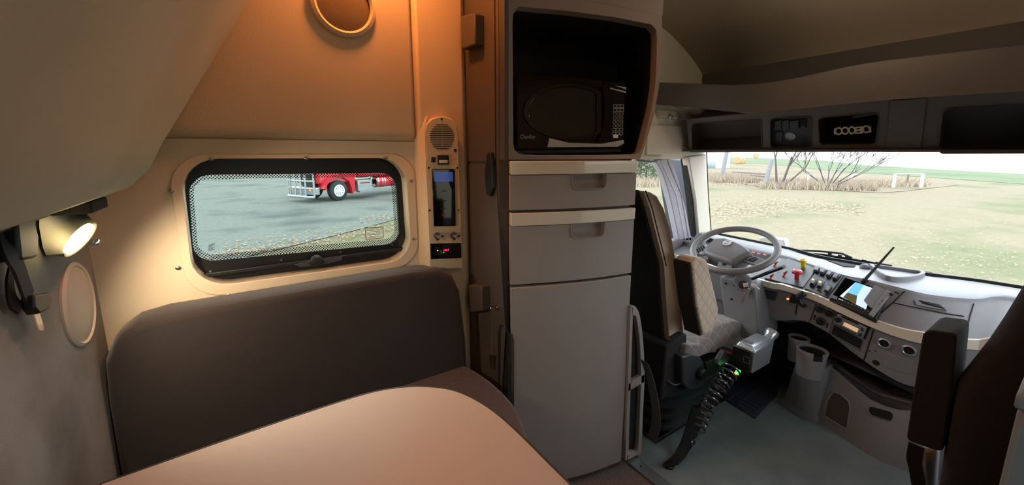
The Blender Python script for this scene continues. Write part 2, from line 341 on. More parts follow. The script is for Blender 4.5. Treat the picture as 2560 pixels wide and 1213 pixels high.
# control panel on the pillar
PC = Pl((0, 1.352, 0), (0, 1, 0))
t = T('control_panel', 'beige sleeper control panel with slotted speaker, black display and two knobs on the pillar', 'control panel', tuple(PC(1110, 672)))
mb = MB().prism(PC.poly([(1062, 330), (1066, 311), (1078, 298), (1096, 291), (1112, 291), (1130, 298), (1141, 311), (1146, 330), (1158, 662), (1158, 672), (1077, 673)]), (0, .05, 0)); O('panel_plate', mb, 'wallpad', t, bevel=.004, seg=3)
mb = MB().add([PC(1062, 330), PC(1077, 673), PW(1048, 654), PW(1036, 330), PW(1060, 290, .03)], [(0, 1, 2, 3), (0, 3, 4)]); O('side_fairing', mb, 'wallpad', t)
g = MB()
for i in range(12):
    y = 312+5.4*i; hw = 30*math.sqrt(max(.05, 1-((i-5.5)/6.3)**2)); cx = 1104.5+i*.05
    for a, b in (((cx-hw, cx-.6), (cx+.6, cx+hw)) if 0 < i < 11 else ((cx-hw, cx+hw),)): g.prism([PC(a, y-.9, .0005), PC(b, y-.9, .0005), PC(b, y+.9, .0005), PC(a, y+.9, .0005)], (0, -.0006, 0))
O('speaker_slots', g, 'void', t)
for x, y, r in ((1104, 298, .0038), (1138, 376, .0055)): O('port', MB().lathe([(r, 0), (r, .001), (0, .001)], PC(x, y, .0003), (0, -1, 0), 14), 'void', t)
for x, y in ((1071, 420), (1143, 420), (1074, 526), (1146, 525)): O('screw', MB().lathe([(.0035, 0), (.0035, .0015), (0, .0015)], PC(x, y), (0, -1, 0), 10), 'void', t)
O('small_switch', MB().prism(PC.poly([(1078, 393), (1088, 393), (1088, 406), (1078, 406)]), (0, -.005, 0)), 'black', t, bevel=.001)
s = O('rocker_switch', MB().prism(PC.poly([(1093, 388), (1121, 388), (1121, 412), (1094, 412)]), (0, -.005, 0)), 'black', t, bevel=.001, label='rocker switch with a cream lower half')
O('rocker', MB().prism(PC.poly([(1096, 400), (1117, 400), (1117, 408), (1096, 408)], .005), (0, -.004, 0)), 'creamm', s, bevel=.001)
s = O('display', MB().prism(PC.poly([(1079, 423), (1136, 423), (1139, 565), (1084, 566)]), (0, -.004, 0)), 'blackg', t, bevel=.002, label='tall gloss black display')
O('screen', MB().prism(PC.poly([(1084, 430), (1131, 430), (1132, 454), (1085, 454)], .0042), (0, -.0004, 0)), 'ledblue', s)
for yy in (476, 500, 520, 536): O('button_mark', MB().prism(PC.poly([(1104, yy), (1114, yy), (1114, yy+3), (1104, yy+3)], .0042), (0, -.0006, 0)), 'label' if yy == 536 else 'panel', s)
for x, y in ((1092, 589), (1133, 588)):
    k = O('knob', MB().lathe([(.012, 0), (.012, .008), (.009, .016), (0, .017)], PC(x, y), (0, -1, 0), 20), 'panel', t)
    O('knob_pointer', MB().prism(PC.poly([(x-7, y-2), (x+15, y-1), (x+16, y+2), (x+6, y+4), (x, y+13), (x-5, y+6)], .006), (0, -.004, 0)), 'black', k, bevel=.001)
    O('knob_cap', MB().prism(PC.poly([(x-6, y-2), (x+7, y-3), (x+3, y+5), (x-3, y+5)], .0165), (0, -.002, 0)), 'greyprint', k)
s = O('thermostat', MB().prism(PC.poly([(1075, 609), (1152, 607), (1153, 645), (1077, 648)]), (0, -.004, 0)), 'blackg', t, bevel=.002, label='black heater thermostat with red digits')
text('thermostat_digits', '102.9', 'ledred', s, PC(1114, 625, .0044), (1, 0, 0), (0, 0, 1), .0105)
text('thermostat_legend', 'AUX', 'label', s, PC(1090, 619, .0044), (1, 0, 0), (0, 0, 1), .007)
text('thermostat_legend', 'HEATER', 'panel', s, PC(1132, 620, .0044), (1, 0, 0), (0, 0, 1), .005)
for x, y, m_, r in ((1093, 626, 'ledamber', .002), (1108, 631, 'ledgreen', .0016), (1094, 634, 'greyprint', .0016)): O('indicator', MB().lathe([(r, 0), (r, .0007), (0, .0007)], PC(x, y, .0042), (0, -1, 0), 12), m_, s)
O('toggle', MB().prism(PC.poly([(1098, 623), (1103, 623), (1103, 635), (1098, 635)], .0042), (0, -.004, 0)), 'panel', s, bevel=.001)

# bench: backrest and seat cushion
t = T('dinette_bench', 'dark brown padded bench with long backrest below the side window, behind the table', 'bench', (.2, 1.1, 0))
bp = [(-.335, .47), (-.335, .70), (-.33, .80), (-.305, .86), (-.26, .89), (-.2, .90), (.46, .90), (.56, .89), (.615, .86), (.64, .80), (.655, .60), (.655, .47)]
O('backrest', MB().loft([[V(x, 1.398, z) for x, z in bp], [V(x, 1.33-.02*(.9-z), z) for x, z in bp], [V(x*.985, 1.305-.06*(.9-z), .5+(z-.5)*.97) for x, z in bp]]), 'brown', t, bevel=.012, seg=3)
sp_ = [(-.33, 1.395), (-.33, .62), (.30, .62), (.52, .70), (.64, .86), (.672, 1.0), (.675, 1.14), (.66, 1.26), (.63, 1.36), (.58, 1.395)]
sp_ = [(-.33, 1.395), (-.33, .62)]+[(p.x, p.y) for p in bez([V(.1, .62, 0), V(.38, .66, 0), V(.56, .77, 0), V(.655, .93, 0), V(.675, 1.1, 0), V(.655, 1.26, 0), V(.60, 1.395, 0)], 5)]
O('seat_cushion', MB().loft([[V(x, y, .40) for x, y in sp_], [V(x, y, .47) for x, y in sp_], [V(x*.985, 1.0+(y-1)*.97, .50) for x, y in sp_]]), 'brownq', t, bevel=.01, seg=3)
O('bench_base', MB().prism([V(x*.96, 1.0+(y-1)*.95, 0) for x, y in sp_], (0, 0, .40)), 'closet', t)

# table
t = T('folding_table', 'beige laminate table with rounded corner and dark edge in the foreground', 'table', (.1, .5, 0))
tp = [W(x, y, 'Z', .72) for x, y in ((250, 1210), (600, 1087), (820, 1013), (930, 980), (1010, 967), (1070, 966), (1130, 974), (1185, 996), (1240, 1031), (1300, 1083), (1365, 1147), (1432, 1213))]
tp = bez(tp, 5)+[V(.44, .30, .72), V(.40, .24, .72), V(-.2, .24, .72), V(-.27, .3, .72)]
cc = V(.1, .55, 0); ins = lambda p, d: p+(V(cc.x-p.x, cc.y-p.y, 0)).normalized()*d
O('table_top', MB().prism([V(p.x, p.y, .695) for p in [ins(q, .004) for q in tp]], (0, 0, .0255)), 'table', t)
O('table_edge', MB().plate([V(p.x, p.y, .694) for p in tp], [V(p.x, p.y, .694) for p in [ins(q, .005) for q in tp]], (0, 0, .0275)), 'edge', t, bevel=.001)
O('table_leg', MB().lathe([(.10, 0), (.10, .01), (.03, .03), (.03, .66), (.09, .69), (.09, .695)], (.08, .46, 0), (0, 0, 1), 24), 'steel', t)

# folded upper bunk
b0 = W(230, 492, 'X', -.315); b1 = W(400, 400, 'Y', 1.35); b2 = W(632, 0, 'Y', 1.35)
t = T('upper_bunk', 'folded-up upper bunk, its grey-beige padded underside sloping overhead on the left', 'bunk', (-.2, .3, b0.z))
e = (b2-b1).normalized(); pr_ = [V(-.34, 0, b0.z+.03), V(-.325, 0, b0.z), V(-.29, 0, b0.z+.0), V(b1.x-.055, 0, b1.z-.062), V(b1.x-.015, 0, b1.z-.02), V(b1.x+.012, 0, b1.z+.035), V(b2.x, 0, b2.z), V(b2.x+e.x*.2, 0, b2.z+e.z*.2), V(b2.x+e.x*.2-.06, 0, b2.z+e.z*.2+.04), V(-.33, 0, 2.0)]
ring = lambda y, s_: [V(p.x-(1-s_)*.1, y, p.z+(1-s_)*.1) for p in pr_]
O('bunk_pad', MB().loft([ring(-.6, 1), ring(.3, 1), ring(1.30, 1), ring(1.338, .93), ring(1.352, .7)]), 'bunk', t, ang=60, bevel=.004)
O('bunk_hinge_rail', MB().box((-.34, -.3, b0.z-.012), (-.31, 1.10, b0.z+.015)), 'void', t, bevel=.004)

# ceiling lamps that give the warm light; the cab one is added fill
for (x, y, z), r, lb in (((.38, 1.24, 2.10), .07, 'small warm ceiling spot lamp above the side window'), ((.45, -.1, 2.18), .12, 'round ceiling lamp over the aisle side of the sleeper'), ((1.55, .55, 1.90), .03, 'small added fill lamp under the cab roof ahead of the tall cabinet')):
    t = T('ceiling_lamp', lb, 'lamp', (x, y, z)); O('lamp_rim', MB().lathe([(r, 0), (r, .08), (r*1.15, .08), (r*1.15, 0)], (x, y, z), (0, 0, 1), 24), 'creamm', t)
    O('lamp_stem', MB().lathe([(r*.8, .08), (r*.8, .3 if z < 2.17 else .1), (0, .3 if z < 2.17 else .1)], (x, y, z), (0, 0, 1), 16), 'creamm', t)
# reading lamp on the rear wall
lc = W(150, 590, 'X', -.34); tip = W(206, 600, 'Y', 1.23)
t = T('reading_lamp', 'lit beige wedge-shaped reading lamp on the rear wall under the bunk', 'lamp', tuple(lc))
le = rq([W(93, 540, 'X', -.335), W(205, 512, 'X', -.335), W(232, 598, 'X', -.335), W(112, 647, 'X', -.335)], .25)
le = resamp(le+[le[0]], 37)[:-1]; n_ = len(le)
E1, E2 = W(162, 641, 'X', -.305), W(240, 558, 'X', -.262); M1, M2 = W(188, 588, 'X', -.294), W(214, 612, 'X', -.262)
ce = (E1+E2)/2; oval = [ce+(E2-E1)/2*math.cos(2*PI*k/n_)+(M2-M1)/2*math.sin(2*PI*k/n_) for k in range(n_)]
O('lamp_body', MB().loft([le, [p.lerp(o_, .35) for p, o_ in zip(le, oval)], oval]), 'bunk', t, ang=50)
oc = sum(oval, V(0, 0, 0))/n_; nrm = (E2-E1).cross(M2-M1).normalized(); nrm = nrm if nrm.dot(CAM-oc) > 0 else -nrm
O('lamp_lens', MB().prism([oc+(p-oc)*.86+nrm*.002 for p in oval], nrm*.004), 'lens', t)
O('lamp_switch', MB().lathe([(.007, 0), (.007, .012), (.004, .016), (0, .016)], W(238, 603, 'X', -.26), (0, -1, -.3), 12), 'chrome', t)
O('lamp_bracket', MB().box((-.34, lc.y-.06, lc.z+.05), (-.27, lc.y+.06, lc.z+.075)), 'void', t, bevel=.004)
lamp('reading_light', 'SPOT', tuple(oc+nrm*.03+V(.055, 0, -.05)), 5, (1, .80, .56), .02, V(.75, .4, -.62), spot_size=math.radians(140), spot_blend=.8)
# rear speaker
ct = W(192, 657, 'X', -.34); cb = W(196, 865, 'X', -.34); c = (ct+cb)/2; c.y = W(192, 760, 'X', -.34).y; r_ = (ct-cb).length/2
t = T('rear_speaker', 'round pale speaker grille on the grey rear wall below the reading lamp', 'speaker', tuple(c))
O('speaker_rim', MB().lathe([(r_*.9, .0), (r_*.9, .006), (r_*.94, .009), (r_, .004), (r_, 0)], c, (1, 0, 0), 48), 'creamm', t)
O('speaker_grille', MB().lathe([(r_*.905, .003), (r_*.85, .007), (r_*.4, .011), (0, .012)], c, (1, 0, 0), 48), 'hgrey', t)
# seat belt on the rear wall
t = T('bunk_belt', 'dark webbing belt with a buckle and pale tongue hanging on the rear wall', 'belt', tuple(W(60, 760, 'X', -.34)))
sp = [W(x, y, 'X', v) for x, y, v in ((5, 560, -.325), (12, 600, -.32), (28, 640, -.31), (46, 670, -.31), (60, 710, -.315), (72, 742, -.32))]
O('webbing', MB().strap(bez(sp, 5), V(0, .017, .004), .004), 'strap', t)
sp = [W(x, y, 'X', v) for x, y, v in ((40, 625, -.325), (24, 690, -.33), (30, 750, -.33), (52, 772, -.325))]
O('loose_webbing', MB().strap(bez(sp, 5), V(0, .013, .004), .003), 'strapk', t)
b = O('buckle', MB().prism([W(x, y, 'X', -.325) for x, y in ((50, 742), (92, 735), (100, 752), (92, 776), (66, 790), (52, 775))], (.016, 0, 0)), 'black', t, bevel=.003)
O('tongue', MB().prism([W(x, y, 'X', -.322) for x, y in ((76, 785), (90, 778), (103, 822), (100, 830), (90, 828))], (.004, 0, 0)), 'cream', t, bevel=.001, label='pale metal tongue')
O('retractor', MB().prism([W(x, y, 'X', -.335) for x, y in ((-30, 560), (20, 545), (34, 600), (30, 650), (-20, 660))], (.03, 0, 0)), 'black', t, bevel=.005)

# ================================================================ CABINET
K = [V(.725, 1.155, 0), V(.74, 1.125, 0)]+bez([V(.742, 1.122, 0), V(.90, 1.06, 0), V(1.06, 1.012, 0), V(1.212, .985, 0)], 5)
def arc(off=0, s=0., e=1.):
    f = bez([V(.742, 1.122, 0), V(.90, 1.06, 0), V(1.06, 1.012, 0), V(1.212, .985, 0)], 6); o = []
    for i, p in enumerate(f):
        a = f[max(i-1, 0)]; b = f[min(i+1, len(f)-1)]; n = V((b-a).y, -(b-a).x, 0).normalized(); n = n if n.y < 0 else -n
        o.append(p+n*off)
    return resamp(o, 19)
t = CB = T('tall_cabinet', 'tall taupe cabinet with two drawers and a microwave niche beside the driver seat', 'cabinet', (.97, 1.2, 0))
zs = lambda py: W(1420, py, 'Y', 1.045).z
Z1, Z2, Z3 = 1.283, 1.11, .845      # niche bottom; first / second drawer bottoms
# carcass behind the fronts
base = [V(.72, 1.42, 0), V(.72, 1.16, 0)]+[p for p in arc(-.03)]+[V(1.205, 1.42, 0)]
O('carcass', MB().prism([V(p.x, p.y, 0) for p in base], (0, 0, 1.284)), 'plasticd', t)
def front(z0, z1, off, m, name='panel', parent=t, bevel=.004, thick=.028, s=0, e=19, label=None):
    o_ = arc(off); i_ = arc(off-thick); L = o_[s:e]+i_[s:e][::-1]
    return O(name, MB().prism([V(p.x, p.y, z0) for p in L], (0, 0, z1-z0)), m, parent, bevel=bevel, seg=3, label=label)
def drawer(z0, z1):
    zs_ = z1-.045      # cream strip on top
    zt = zs_-.002; hb = .052; i0, i1 = 8, 13
    a = arc(0); wd = (a[i1]-a[i0]).length
    d = front(z0, zt-hb, 0, 'plastic', 'drawer', bevel=0)
    def band(f, z_0, z_1):      # a stretch of the front, from arc position f[0] to f[1]
        o_ = [a[0].lerp(a[0], 0)]; o1 = arc(0); i_ = arc(-.028)
        g = lambda L, t_: L[min(int(t_), 17)].lerp(L[min(int(t_), 17)+1], t_-min(int(t_), 17))
        ts = [f[0]+(f[1]-f[0])*k/8 for k in range(9)]; return [g(o1, t_) for t_ in ts]+[g(i_, t_) for t_ in ts[::-1]], z_0, z_1
    def put(f, z_0, z_1, bv=.0): L, z_0, z_1 = band(f, z_0, z_1); return MB().prism([V(p.x, p.y, z_0) for p in L], (0, 0, z_1-z_0))
    O('drawer_face', put((0, i0), zt-hb, zt), 'plastic', d); O('drawer_face', put((i1, 18), zt-hb, zt), 'plastic', d)
    for s_, e0 in ((1, i0), (-1, i1)):      # rounded lower corners of the pull opening
        mbc = MB(); R_ = .02
        for k in range(6):
            t0, t1 = PI/2*k/6, PI/2*(k+1)/6; z_1 = R_*(1-math.cos(t1)) if False else R_*(1-math.sin(PI/2-t1*1.0)) 
            x0, x1 = R_*k/6, R_*(k+1)/6; h_ = R_-math.sqrt(max(0, R_*R_-(R_-(x0+x1)/2)**2)); u0 = x0/wd*(i1-i0); u1 = x1/wd*(i1-i0)
            L, _, _ = band((e0+s_*u0, e0+s_*u1), 0, 0); mbc.prism([V(p.x, p.y, zt-hb) for p in L], (0, 0, max(h_, .0005)))
        O('drawer_face', mbc, 'plastic', d)
    fo = [arc(-.004)[k] for k in range(i0, i1+1)]; bk2 = [arc(-.027)[k] for k in range(i0, i1+1)]
    mid = [p.lerp(q, .75) for p, q in zip(fo, bk2)]
    sc = MB().grid([[V(p.x, p.y, zt-hb+.0005) for p in fo], [V(p.x, p.y, zt-hb+.006) for p in mid], [V(p.x, p.y, zt-.02) for p in bk2], [V(p.x, p.y, zt) for p in bk2]])
    O('finger_pull', sc, 'plastic', d, label='scooped finger pull', ang=60)
    n = V((fo[-1]-fo[0]).y, -(fo[-1]-fo[0]).x, 0).normalized(); n = n if n.y < 0 else -n; ex = (fo[-1]-fo[0]).normalized(); P = lambda x, z: a[i0]+ex*x+V(0, 0, zt+z)+n*.0035
    lo_ = [(0, 0), (0, -.032), (.004, -.043), (.012, -.050), (.022, -.052), (wd-.022, -.052), (wd-.012, -.050), (wd-.004, -.043), (wd, -.032), (wd, 0)]
    O('pull_rim', MB().tube([P(x, z) for x, z in lo_], .0022, 6), 'plastic', d)
    front(zs_, z1, .006, 'cream', 'cream_strip', d, bevel=.003, thick=.034, label='glossy cream strip')
    return d
drawer(Z2+.004, Z1-.004); drawer(Z3+.004, Z2-.006)
ld = front(.02, Z3-.006, .002, 'plastic', 'door', label='plain taupe lower door')
O('toe_board', MB().prism([V(p.x, p.y, 0) for p in arc(-.005)+arc(-.03)[::-1]], (0, 0, .02)), 'plasticd', t)
# side panel towards the bench: split line, edge relief and dark finger slot
PR = Pl((.72, 0, 0), (1, 0, 0))
sd = O('side_panel', MB().prism(PR.poly([(1161, 410), (1240, 410), (1264, 830), (1255, 1010), (1250, 1300), (1166, 1300)]), (-.004, 0, 0)), 'plasticd', t, bevel=.002)
O('upper_side_panel', MB().prism(PR.poly([(1156, -420), (1236, -420), (1240, 404), (1161, 404)]), (-.004, 0, 0)), 'plasticd', t, bevel=.002)
O('finger_slot', MB().prism([V(.714, 1.163, .30), V(.714, 1.163, .66), V(.714, 1.148, .70), V(.714, 1.128, .70), V(.728, 1.118, .66), V(.728, 1.118, .30)], (.012, 0, 0)), 'void', t)
O('slot_cover', MB().prism([V(.725, 1.14, .02), V(.725, 1.14, .62), V(.73, 1.13, .66), V(.745, 1.118, .67), V(.752, 1.116, .64), V(.752, 1.116, .02)], (0, -.004, 0)), 'plasticd', t, bevel=.002)
# table latches on the side panel
for q, sd_ in (([(1150, 40), (1186, 32), (1187, 112), (1152, 124)], 'upper'), ([(1170, 712), (1203, 716), (1205, 778), (1173, 782)], 'lower')):
    P_ = Pl((.68, 0, 0), (1, 0, 0)); O('table_latch', MB().prism(P_.poly(q), (.04, 0, 0)), 'plasticd', t, bevel=.006, seg=3)
O('strap_hook', MB().prism(PR.poly([(1228, 384), (1236, 380), (1241, 400), (1243, 470), (1236, 490), (1226, 486), (1222, 430)], .004), (-.014, 0, 0)), 'black', t, bevel=.003, label='black strap catch')
# upper niche module
t2 = t
def up(x, y, d=0):      # face plane of the niche module, leaning out towards the top and the cab
    return PU(x, y, d)
PU = P3(W(1250, 404, 'X', .735), W(1600, 396, 'X', 1.225), W(1655, 60, 'X', 1.305))
oc_ = [PU(1243, -30), PU(1657, 40), PU(1602, 398), PU(1245, 404)]
o_l = []
right = bez([V(1657, 45, 0), V(1654, 130, 0), V(1648, 215, 0), V(1630, 310, 0), V(1602, 398, 0)], 4)
def loopU(TLx, top, right, bot, TLy, r_steps=7):
    return None
hq = rq([PU(1282, 14), PU(1643, 66), PU(1594, 386), PU(1284, 385)], .09, 6)
# bowed outer loop with the same number of points (28): start at TR like rrect
def samp(pts, n): return [(p.x, p.y) for p in resamp([V(a, b, 0) for a, b in pts], n)]
def loop28(topL, topR, rightpts, botR, botL, m):
    """28-point loop ordered like rrect: around TR, BR, BL, TL"""
    r = samp(rightpts, 14); b = samp([botR, botL], 8)[1:]; tl = samp([botL, topL], 4)[1:]; tp_ = samp([topL, topR], 6)[1:-1]
    L = r+b+tl+tp_; return L[:28]
out28 = loop28((1243, -30), (1657, 40), [(1657, 40), (1655, 130), (1649, 215), (1631, 310), (1602, 398)], (1602, 398), (1245, 404), 0)
in28 = loop28((1290, 16), (1630, 60), [(1630, 60), (1642, 72), (1643, 100), (1641, 190), (1632, 270), (1606, 372), (1594, 385)], (1594, 385), (1296, 386), 0)
in28 = [(1630, 60), (1642, 73), (1644, 100), (1643, 140), (1641, 190), (1638, 225), (1632, 265), (1622, 305), (1613, 340), (1607, 365), (1602, 378), (1592, 385), (1560, 386), (1500, 387), (1440, 387), (1380, 387), (1340, 387), (1310, 386), (1296, 383), (1287, 375), (1284, 360), (1283, 200), (1282, 60), (1283, 35), (1288, 22), (1300, 15), (1420, 26), (1540, 42)]
out28 = [(1648, 20), (1657, 40), (1657, 80), (1655, 130), (1652, 180), (1649, 215), (1643, 250), (1635, 292), (1625, 325), (1615, 355), (1607, 382), (1602, 397), (1560, 399), (1500, 400), (1440, 401), (1380, 402), (1340, 403), (1300, 404), (1262, 404), (1246, 400), (1243, 360), (1242, 200), (1241, 60), (1241, 20), (1241, -20), (1260, -30), (1420, -18), (1540, 2)]
A_ = [PU(x, y) for x, y in out28]; B_ = [PU(x, y, -.004) for x, y in in28]; B0 = [PU(x, y, -.05) for x, y in in28]
bk = PU.n*-.34
O('niche_frame', MB().loft([[p-PU.n*.30 for p in A_], [p-PU.n*.012 for p in A_], [p*1 for p in [a.lerp(b, .12) for a, b in zip(A_, B_)]], [a.lerp(b, .85) for a, b in zip(A_, B_)], B_, [p-PU.n*.04 for p in B_]], caps=False), 'plastic', t2, ang=50)
O('niche_lining', MB().loft([[p-PU.n*.036 for p in B_], [p-PU.n*.30 for p in B_]], caps=False).add([p-PU.n*.30 for p in B_], [list(range(28))]), 'void', t2, label='black lined microwave niche')
# body of the upper module, back to the wall
O('upper_carcass', MB().prism([V(.722, 1.16, 1.285), V(.722, 1.44, 1.285), V(.77, 1.44, 1.285), V(.733, 1.18, 1.285)], (0, 0, .98)), 'plasticd', t2)
O('corner_post', MB().prism([V(.72, 1.165, 1.28), V(.735, 1.14, 1.28), V(.755, 1.15, 1.28), V(.755, 1.2, 1.28), V(.72, 1.2, 1.28)], (0, 0, .97)), 'plasticd', t2, bevel=.004)
top28 = [PU(x, y) for x, y in ((1243, -36), (1420, -3), (1545, 20), (1657, 42))]; 
O('top_cupboard', MB().prism([top28[0]+V(0, 0, .004), top28[1]+V(0, 0, .004), top28[2]+V(0, 0, .004), top28[3]+V(0, 0, .004), top28[3]-PU.n*.35, top28[0]-PU.n*.35], (0, 0, .5)), 'plastic', t2, bevel=.003)
# magazine rack on the cab side
PK = Pl((0, .972, 0), (0, 1, 0))
rk = T('magazine_rack', 'narrow taupe two-pocket rack fixed to the cab-side edge of the tall cabinet', 'rack', (1.26, .975, .08))
ro = [(1578, 764), (1590, 768), (1600, 790), (1608, 850), (1612, 935), (1608, 1030), (1603, 1130), (1590, 1140), (1566, 1152)]
mb = MB(); Lr = bez([PK(x, y) for x, y in ro], 4); Li = bez([PK(x, y) for x, y in ((1579, 790), (1588, 790), (1593, 805), (1600, 860), (1603, 935), (1600, 1030), (1595, 1122), (1584, 1130), (1568, 1138))], 4)
mb.loft([[a, b, b+V(0, .02, 0), a+V(0, .02, 0)] for a, b in zip(Lr, Li)]); O('rack_frame', mb, 'plastic', rk, bevel=.002)
O('rack_shelf', MB().prism(PK.poly([(1571, 960), (1612, 935), (1612, 955), (1570, 980)]), (0, .02, 0)), 'plastic', rk, bevel=.002)
O('rack_back', MB().prism(PK.poly([(1577, 790), (1603, 800), (1608, 930), (1600, 1130), (1564, 1140), (1570, 980)], -.02), (0, .004, 0)), 'void', rk)
O('rack_post', MB().prism(PK.poly([(1577, 766), (1583, 770), (1571, 1150), (1563, 1152)]), (0, .02, 0)), 'plastic', rk, bevel=.001)
# key on a ball chain hanging from the lock
PL_ = Pl((.712, 0, 0), (1, 0, 0))
t = T('cabinet_key', 'small key on a bead chain hanging from the lock of the cabinet side', 'key', tuple(PL_(1243, 768)))
O('lock', MB().lathe([(.009, 0), (.009, .006), (.004, .007), (.004, .012), (0, .012)], PL_(1243, 768, -.004), (-1, 0, 0), 16), 'chrome', t)
O('key_bow', MB().tube([PL_(1243+9*math.cos(a), 768+5*math.sin(a), .012) for a in [2*PI*i/12 for i in range(12)]], .0015, 6, closed=True), 'chrome', t)
mb = MB(); 
for i in range(46): mb.lathe([(.0004, -.0013), (.0014, 0), (.0004, .0013)], PL_(1238-4*(i/45)**.7, 772+110*i/45, .01), (0, 0, 1), 6)
O('bead_chain', mb, 'chrome', t)
O('key_blade', MB().prism(PL_.poly([(1230, 886), (1238, 886), (1238, 902), (1236, 903), (1236, 918), (1232, 918), (1231, 903)], .01), (-.002, 0, 0)), 'steel', t)

# ================================================================ MICROWAVE
PM = Pl(PU.p0-PU.n*.05, PU.n)
mc = lambda x, y, d=0: PM(x, y, d)
t = T('microwave', 'black microwave oven with an oval door window in the cabinet niche', 'microwave', tuple(mc(1420, 376, -.15)))
fr_ = [mc(1287, 184), mc(1562, 207), mc(1556, 371), mc(1289, 376)]
O('oven_body', MB().loft([fr_, [p-PM.n*.24 for p in fr_]]), 'blackg', t, bevel=.003)
MBK = mat('mirror_black_door', (6, 6, 7), .05, spec=.35); MB2 = mat('smoked_oven_glass', (34, 34, 33), .12, spec=.35)
fr2 = [mc(1289, 186), mc(1504, 203), mc(1500, 372), mc(1291, 375)]
d_ = O('oven_door', MB().loft([fr2, [p+PM.n*.012 for p in fr2]]), MBK, t, bevel=.003)
fr3 = [mc(1506, 203), mc(1561, 208), mc(1555, 370), mc(1502, 372)]
c_ = O('keypad_panel', MB().loft([fr3, [p+PM.n*.012 for p in fr3]]), MBK, t, bevel=.003)
def ell(cx, cy, rx, ry, n=48, rot=0, f=None): return [(cx+rx*math.cos(a)*math.cos(rot)-ry*math.sin(a)*math.sin(rot), cy+rx*math.cos(a)*math.sin(rot)+ry*math.sin(a)*math.cos(rot)) for a in [2*PI*i/n for i in range(n)]]
e1 = ell(1420, 281, 115, 70, rot=.03); e2 = ell(1420, 282, 101, 62, rot=.03)
clip = lambda L, x: [(min(a, x), b) for a, b in L]
O('door_bezel', MB().plate([mc(x, y, .0125) for x, y in clip(e1, 1500)], [mc(x, y, .0125) for x, y in clip(e2, 1486)], PM.n*.006), mat('dark_chrome_bezel', (60, 61, 64), .05, metal=1), d_, bevel=.002, label='shiny oval bezel')
O('door_window', MB().prism([mc(x, y, .0125) for x, y in clip(e2, 1484)], PM.n*.002), MB2, d_, label='smoked oval window')
O('door_handle', MB().loft([[mc(x-5, y, .014), mc(x-3, y, .028), mc(x+7, y, .028), mc(x+9, y, .014)] for x, y in bez2] if False else [[mc(x-6, y, .014), mc(x-3, y, .026), mc(x+6, y, .026), mc(x+9, y, .014)] for x, y in [(p.x, p.y) for p in bez([V(1500, 220, 0), V(1507, 260, 0), V(1507, 300, 0), V(1500, 335, 0), V(1488, 355, 0)], 5)]]), MBK, d_)
O('chrome_swoosh', MB().prism([mc(x, y, .0125) for x, y in ((1370, 346), (1420, 358), (1500, 360), (1555, 351), (1555, 360), (1540, 368), (1365, 369))], PM.n*.003), 'silver', d_, bevel=.001, label='chrome lower trim')
O('chrome_swoosh', MB().prism([mc(x, y, .0125) for x, y in ((1521, 221), (1561, 231), (1561, 235), (1521, 224))], PM.n*.002), 'silver', c_)
O('chrome_swoosh', MB().prism([mc(x, y, .0125) for x, y in ((1535, 217), (1561, 220), (1561, 226))], PM.n*.002), 'silver', c_)
Rm = mc(1500, 300)-mc(1400, 300)
text('brand_text', 'Danby', 'greyprint', d_, mc(1317, 343, .0125), Rm, (0, 0, 1), .021)
kx = lambda i, j: (1533.5+8.9*i-.35*j, 267+9.7*j)
for j in range(8):
    for i in range(3):
        x, y = kx(i, j)
        if 2 <= j <= 5:
            O('key', MB().plate([mc(a, b, .0125) for a, b in ell(x, y, 3.9, 4.3, 16)], [mc(a, b, .0125) for a, b in ell(x, y, 3.1, 3.5, 16)], PM.n*.0006), 'greyprint', c_)
            text('key_digit', '123456789\u00b00*'[(j-2)*3+i] if (j-2)*3+i != 9 else '#', 'greyprint', c_, mc(x, y, .0125), Rm, (0, 0, 1), .0055)
        else:
            O('key', MB().plate([mc(x-4.1, y-4, .0125), mc(x+4.1, y-4, .0125), mc(x+4.1, y+4, .0125), mc(x-4.1, y+4, .0125)], [mc(x-3.3, y-2.6, .0125), mc(x+3.3, y-2.6, .0125), mc(x+3.3, y+2.6, .0125), mc(x-3.3, y+2.6, .0125)], PM.n*.0006), 'greyprint', c_)
O('start_key', MB().prism([mc(1529, 337.5, .0125), mc(1541, 337.5, .0125), mc(1541, 346, .0125), mc(1529, 346, .0125)], PM.n*.001), 'white', c_)
O('oven_foot', MB().prism([mc(1292, 376), mc(1552, 372), mc(1552, 380), mc(1292, 384)], -PM.n*.2), 'black', t)
#@@PART2
# ================================================================ CAB: shell
from mathutils.bvhtree import BVHTree
class Surf:
    """surface of an already built body: where a sight line meets it"""
    def __init__(s, *mbs):
        vs = []; fs = []
        for m in mbs: k = len(vs); vs += [tuple(v) for v in m.v]; fs += [[i+k for i in f] for f in m.f]
        s.b = BVHTree.FromPolygons(vs, fs)
    def at(s, px, py):
        r = ray(px, py).normalized(); h = s.b.ray_cast(CAM, r)
        if h[0] is None:
            best = None
            for k in range(60):      # sight line passes just beside the edge: take the nearest point of the surface
                q = CAM+r*(1.6+k*.03); c = s.b.find_nearest(q)
                if best is None or c[3] < best[3]: best = c
            h = best
        n = h[1]; return h[0], (n if n.dot(r) < 0 else -n)
    def poly(s, pts, d=0):
        hs = [s.at(*p) for p in pts]; n = sum([h[1] for h in hs], V(0, 0, 0)).normalized()
        return [h[0]+n*d for h in hs], n
    def slab(s, pts, d0, d1, mb=None):
        p, n = s.poly(pts, d0); return (mb or MB()).prism(p, n*(d1-d0))
DY = 1.45
PD = Pl((0, DY, 0), (0, 1, 0))
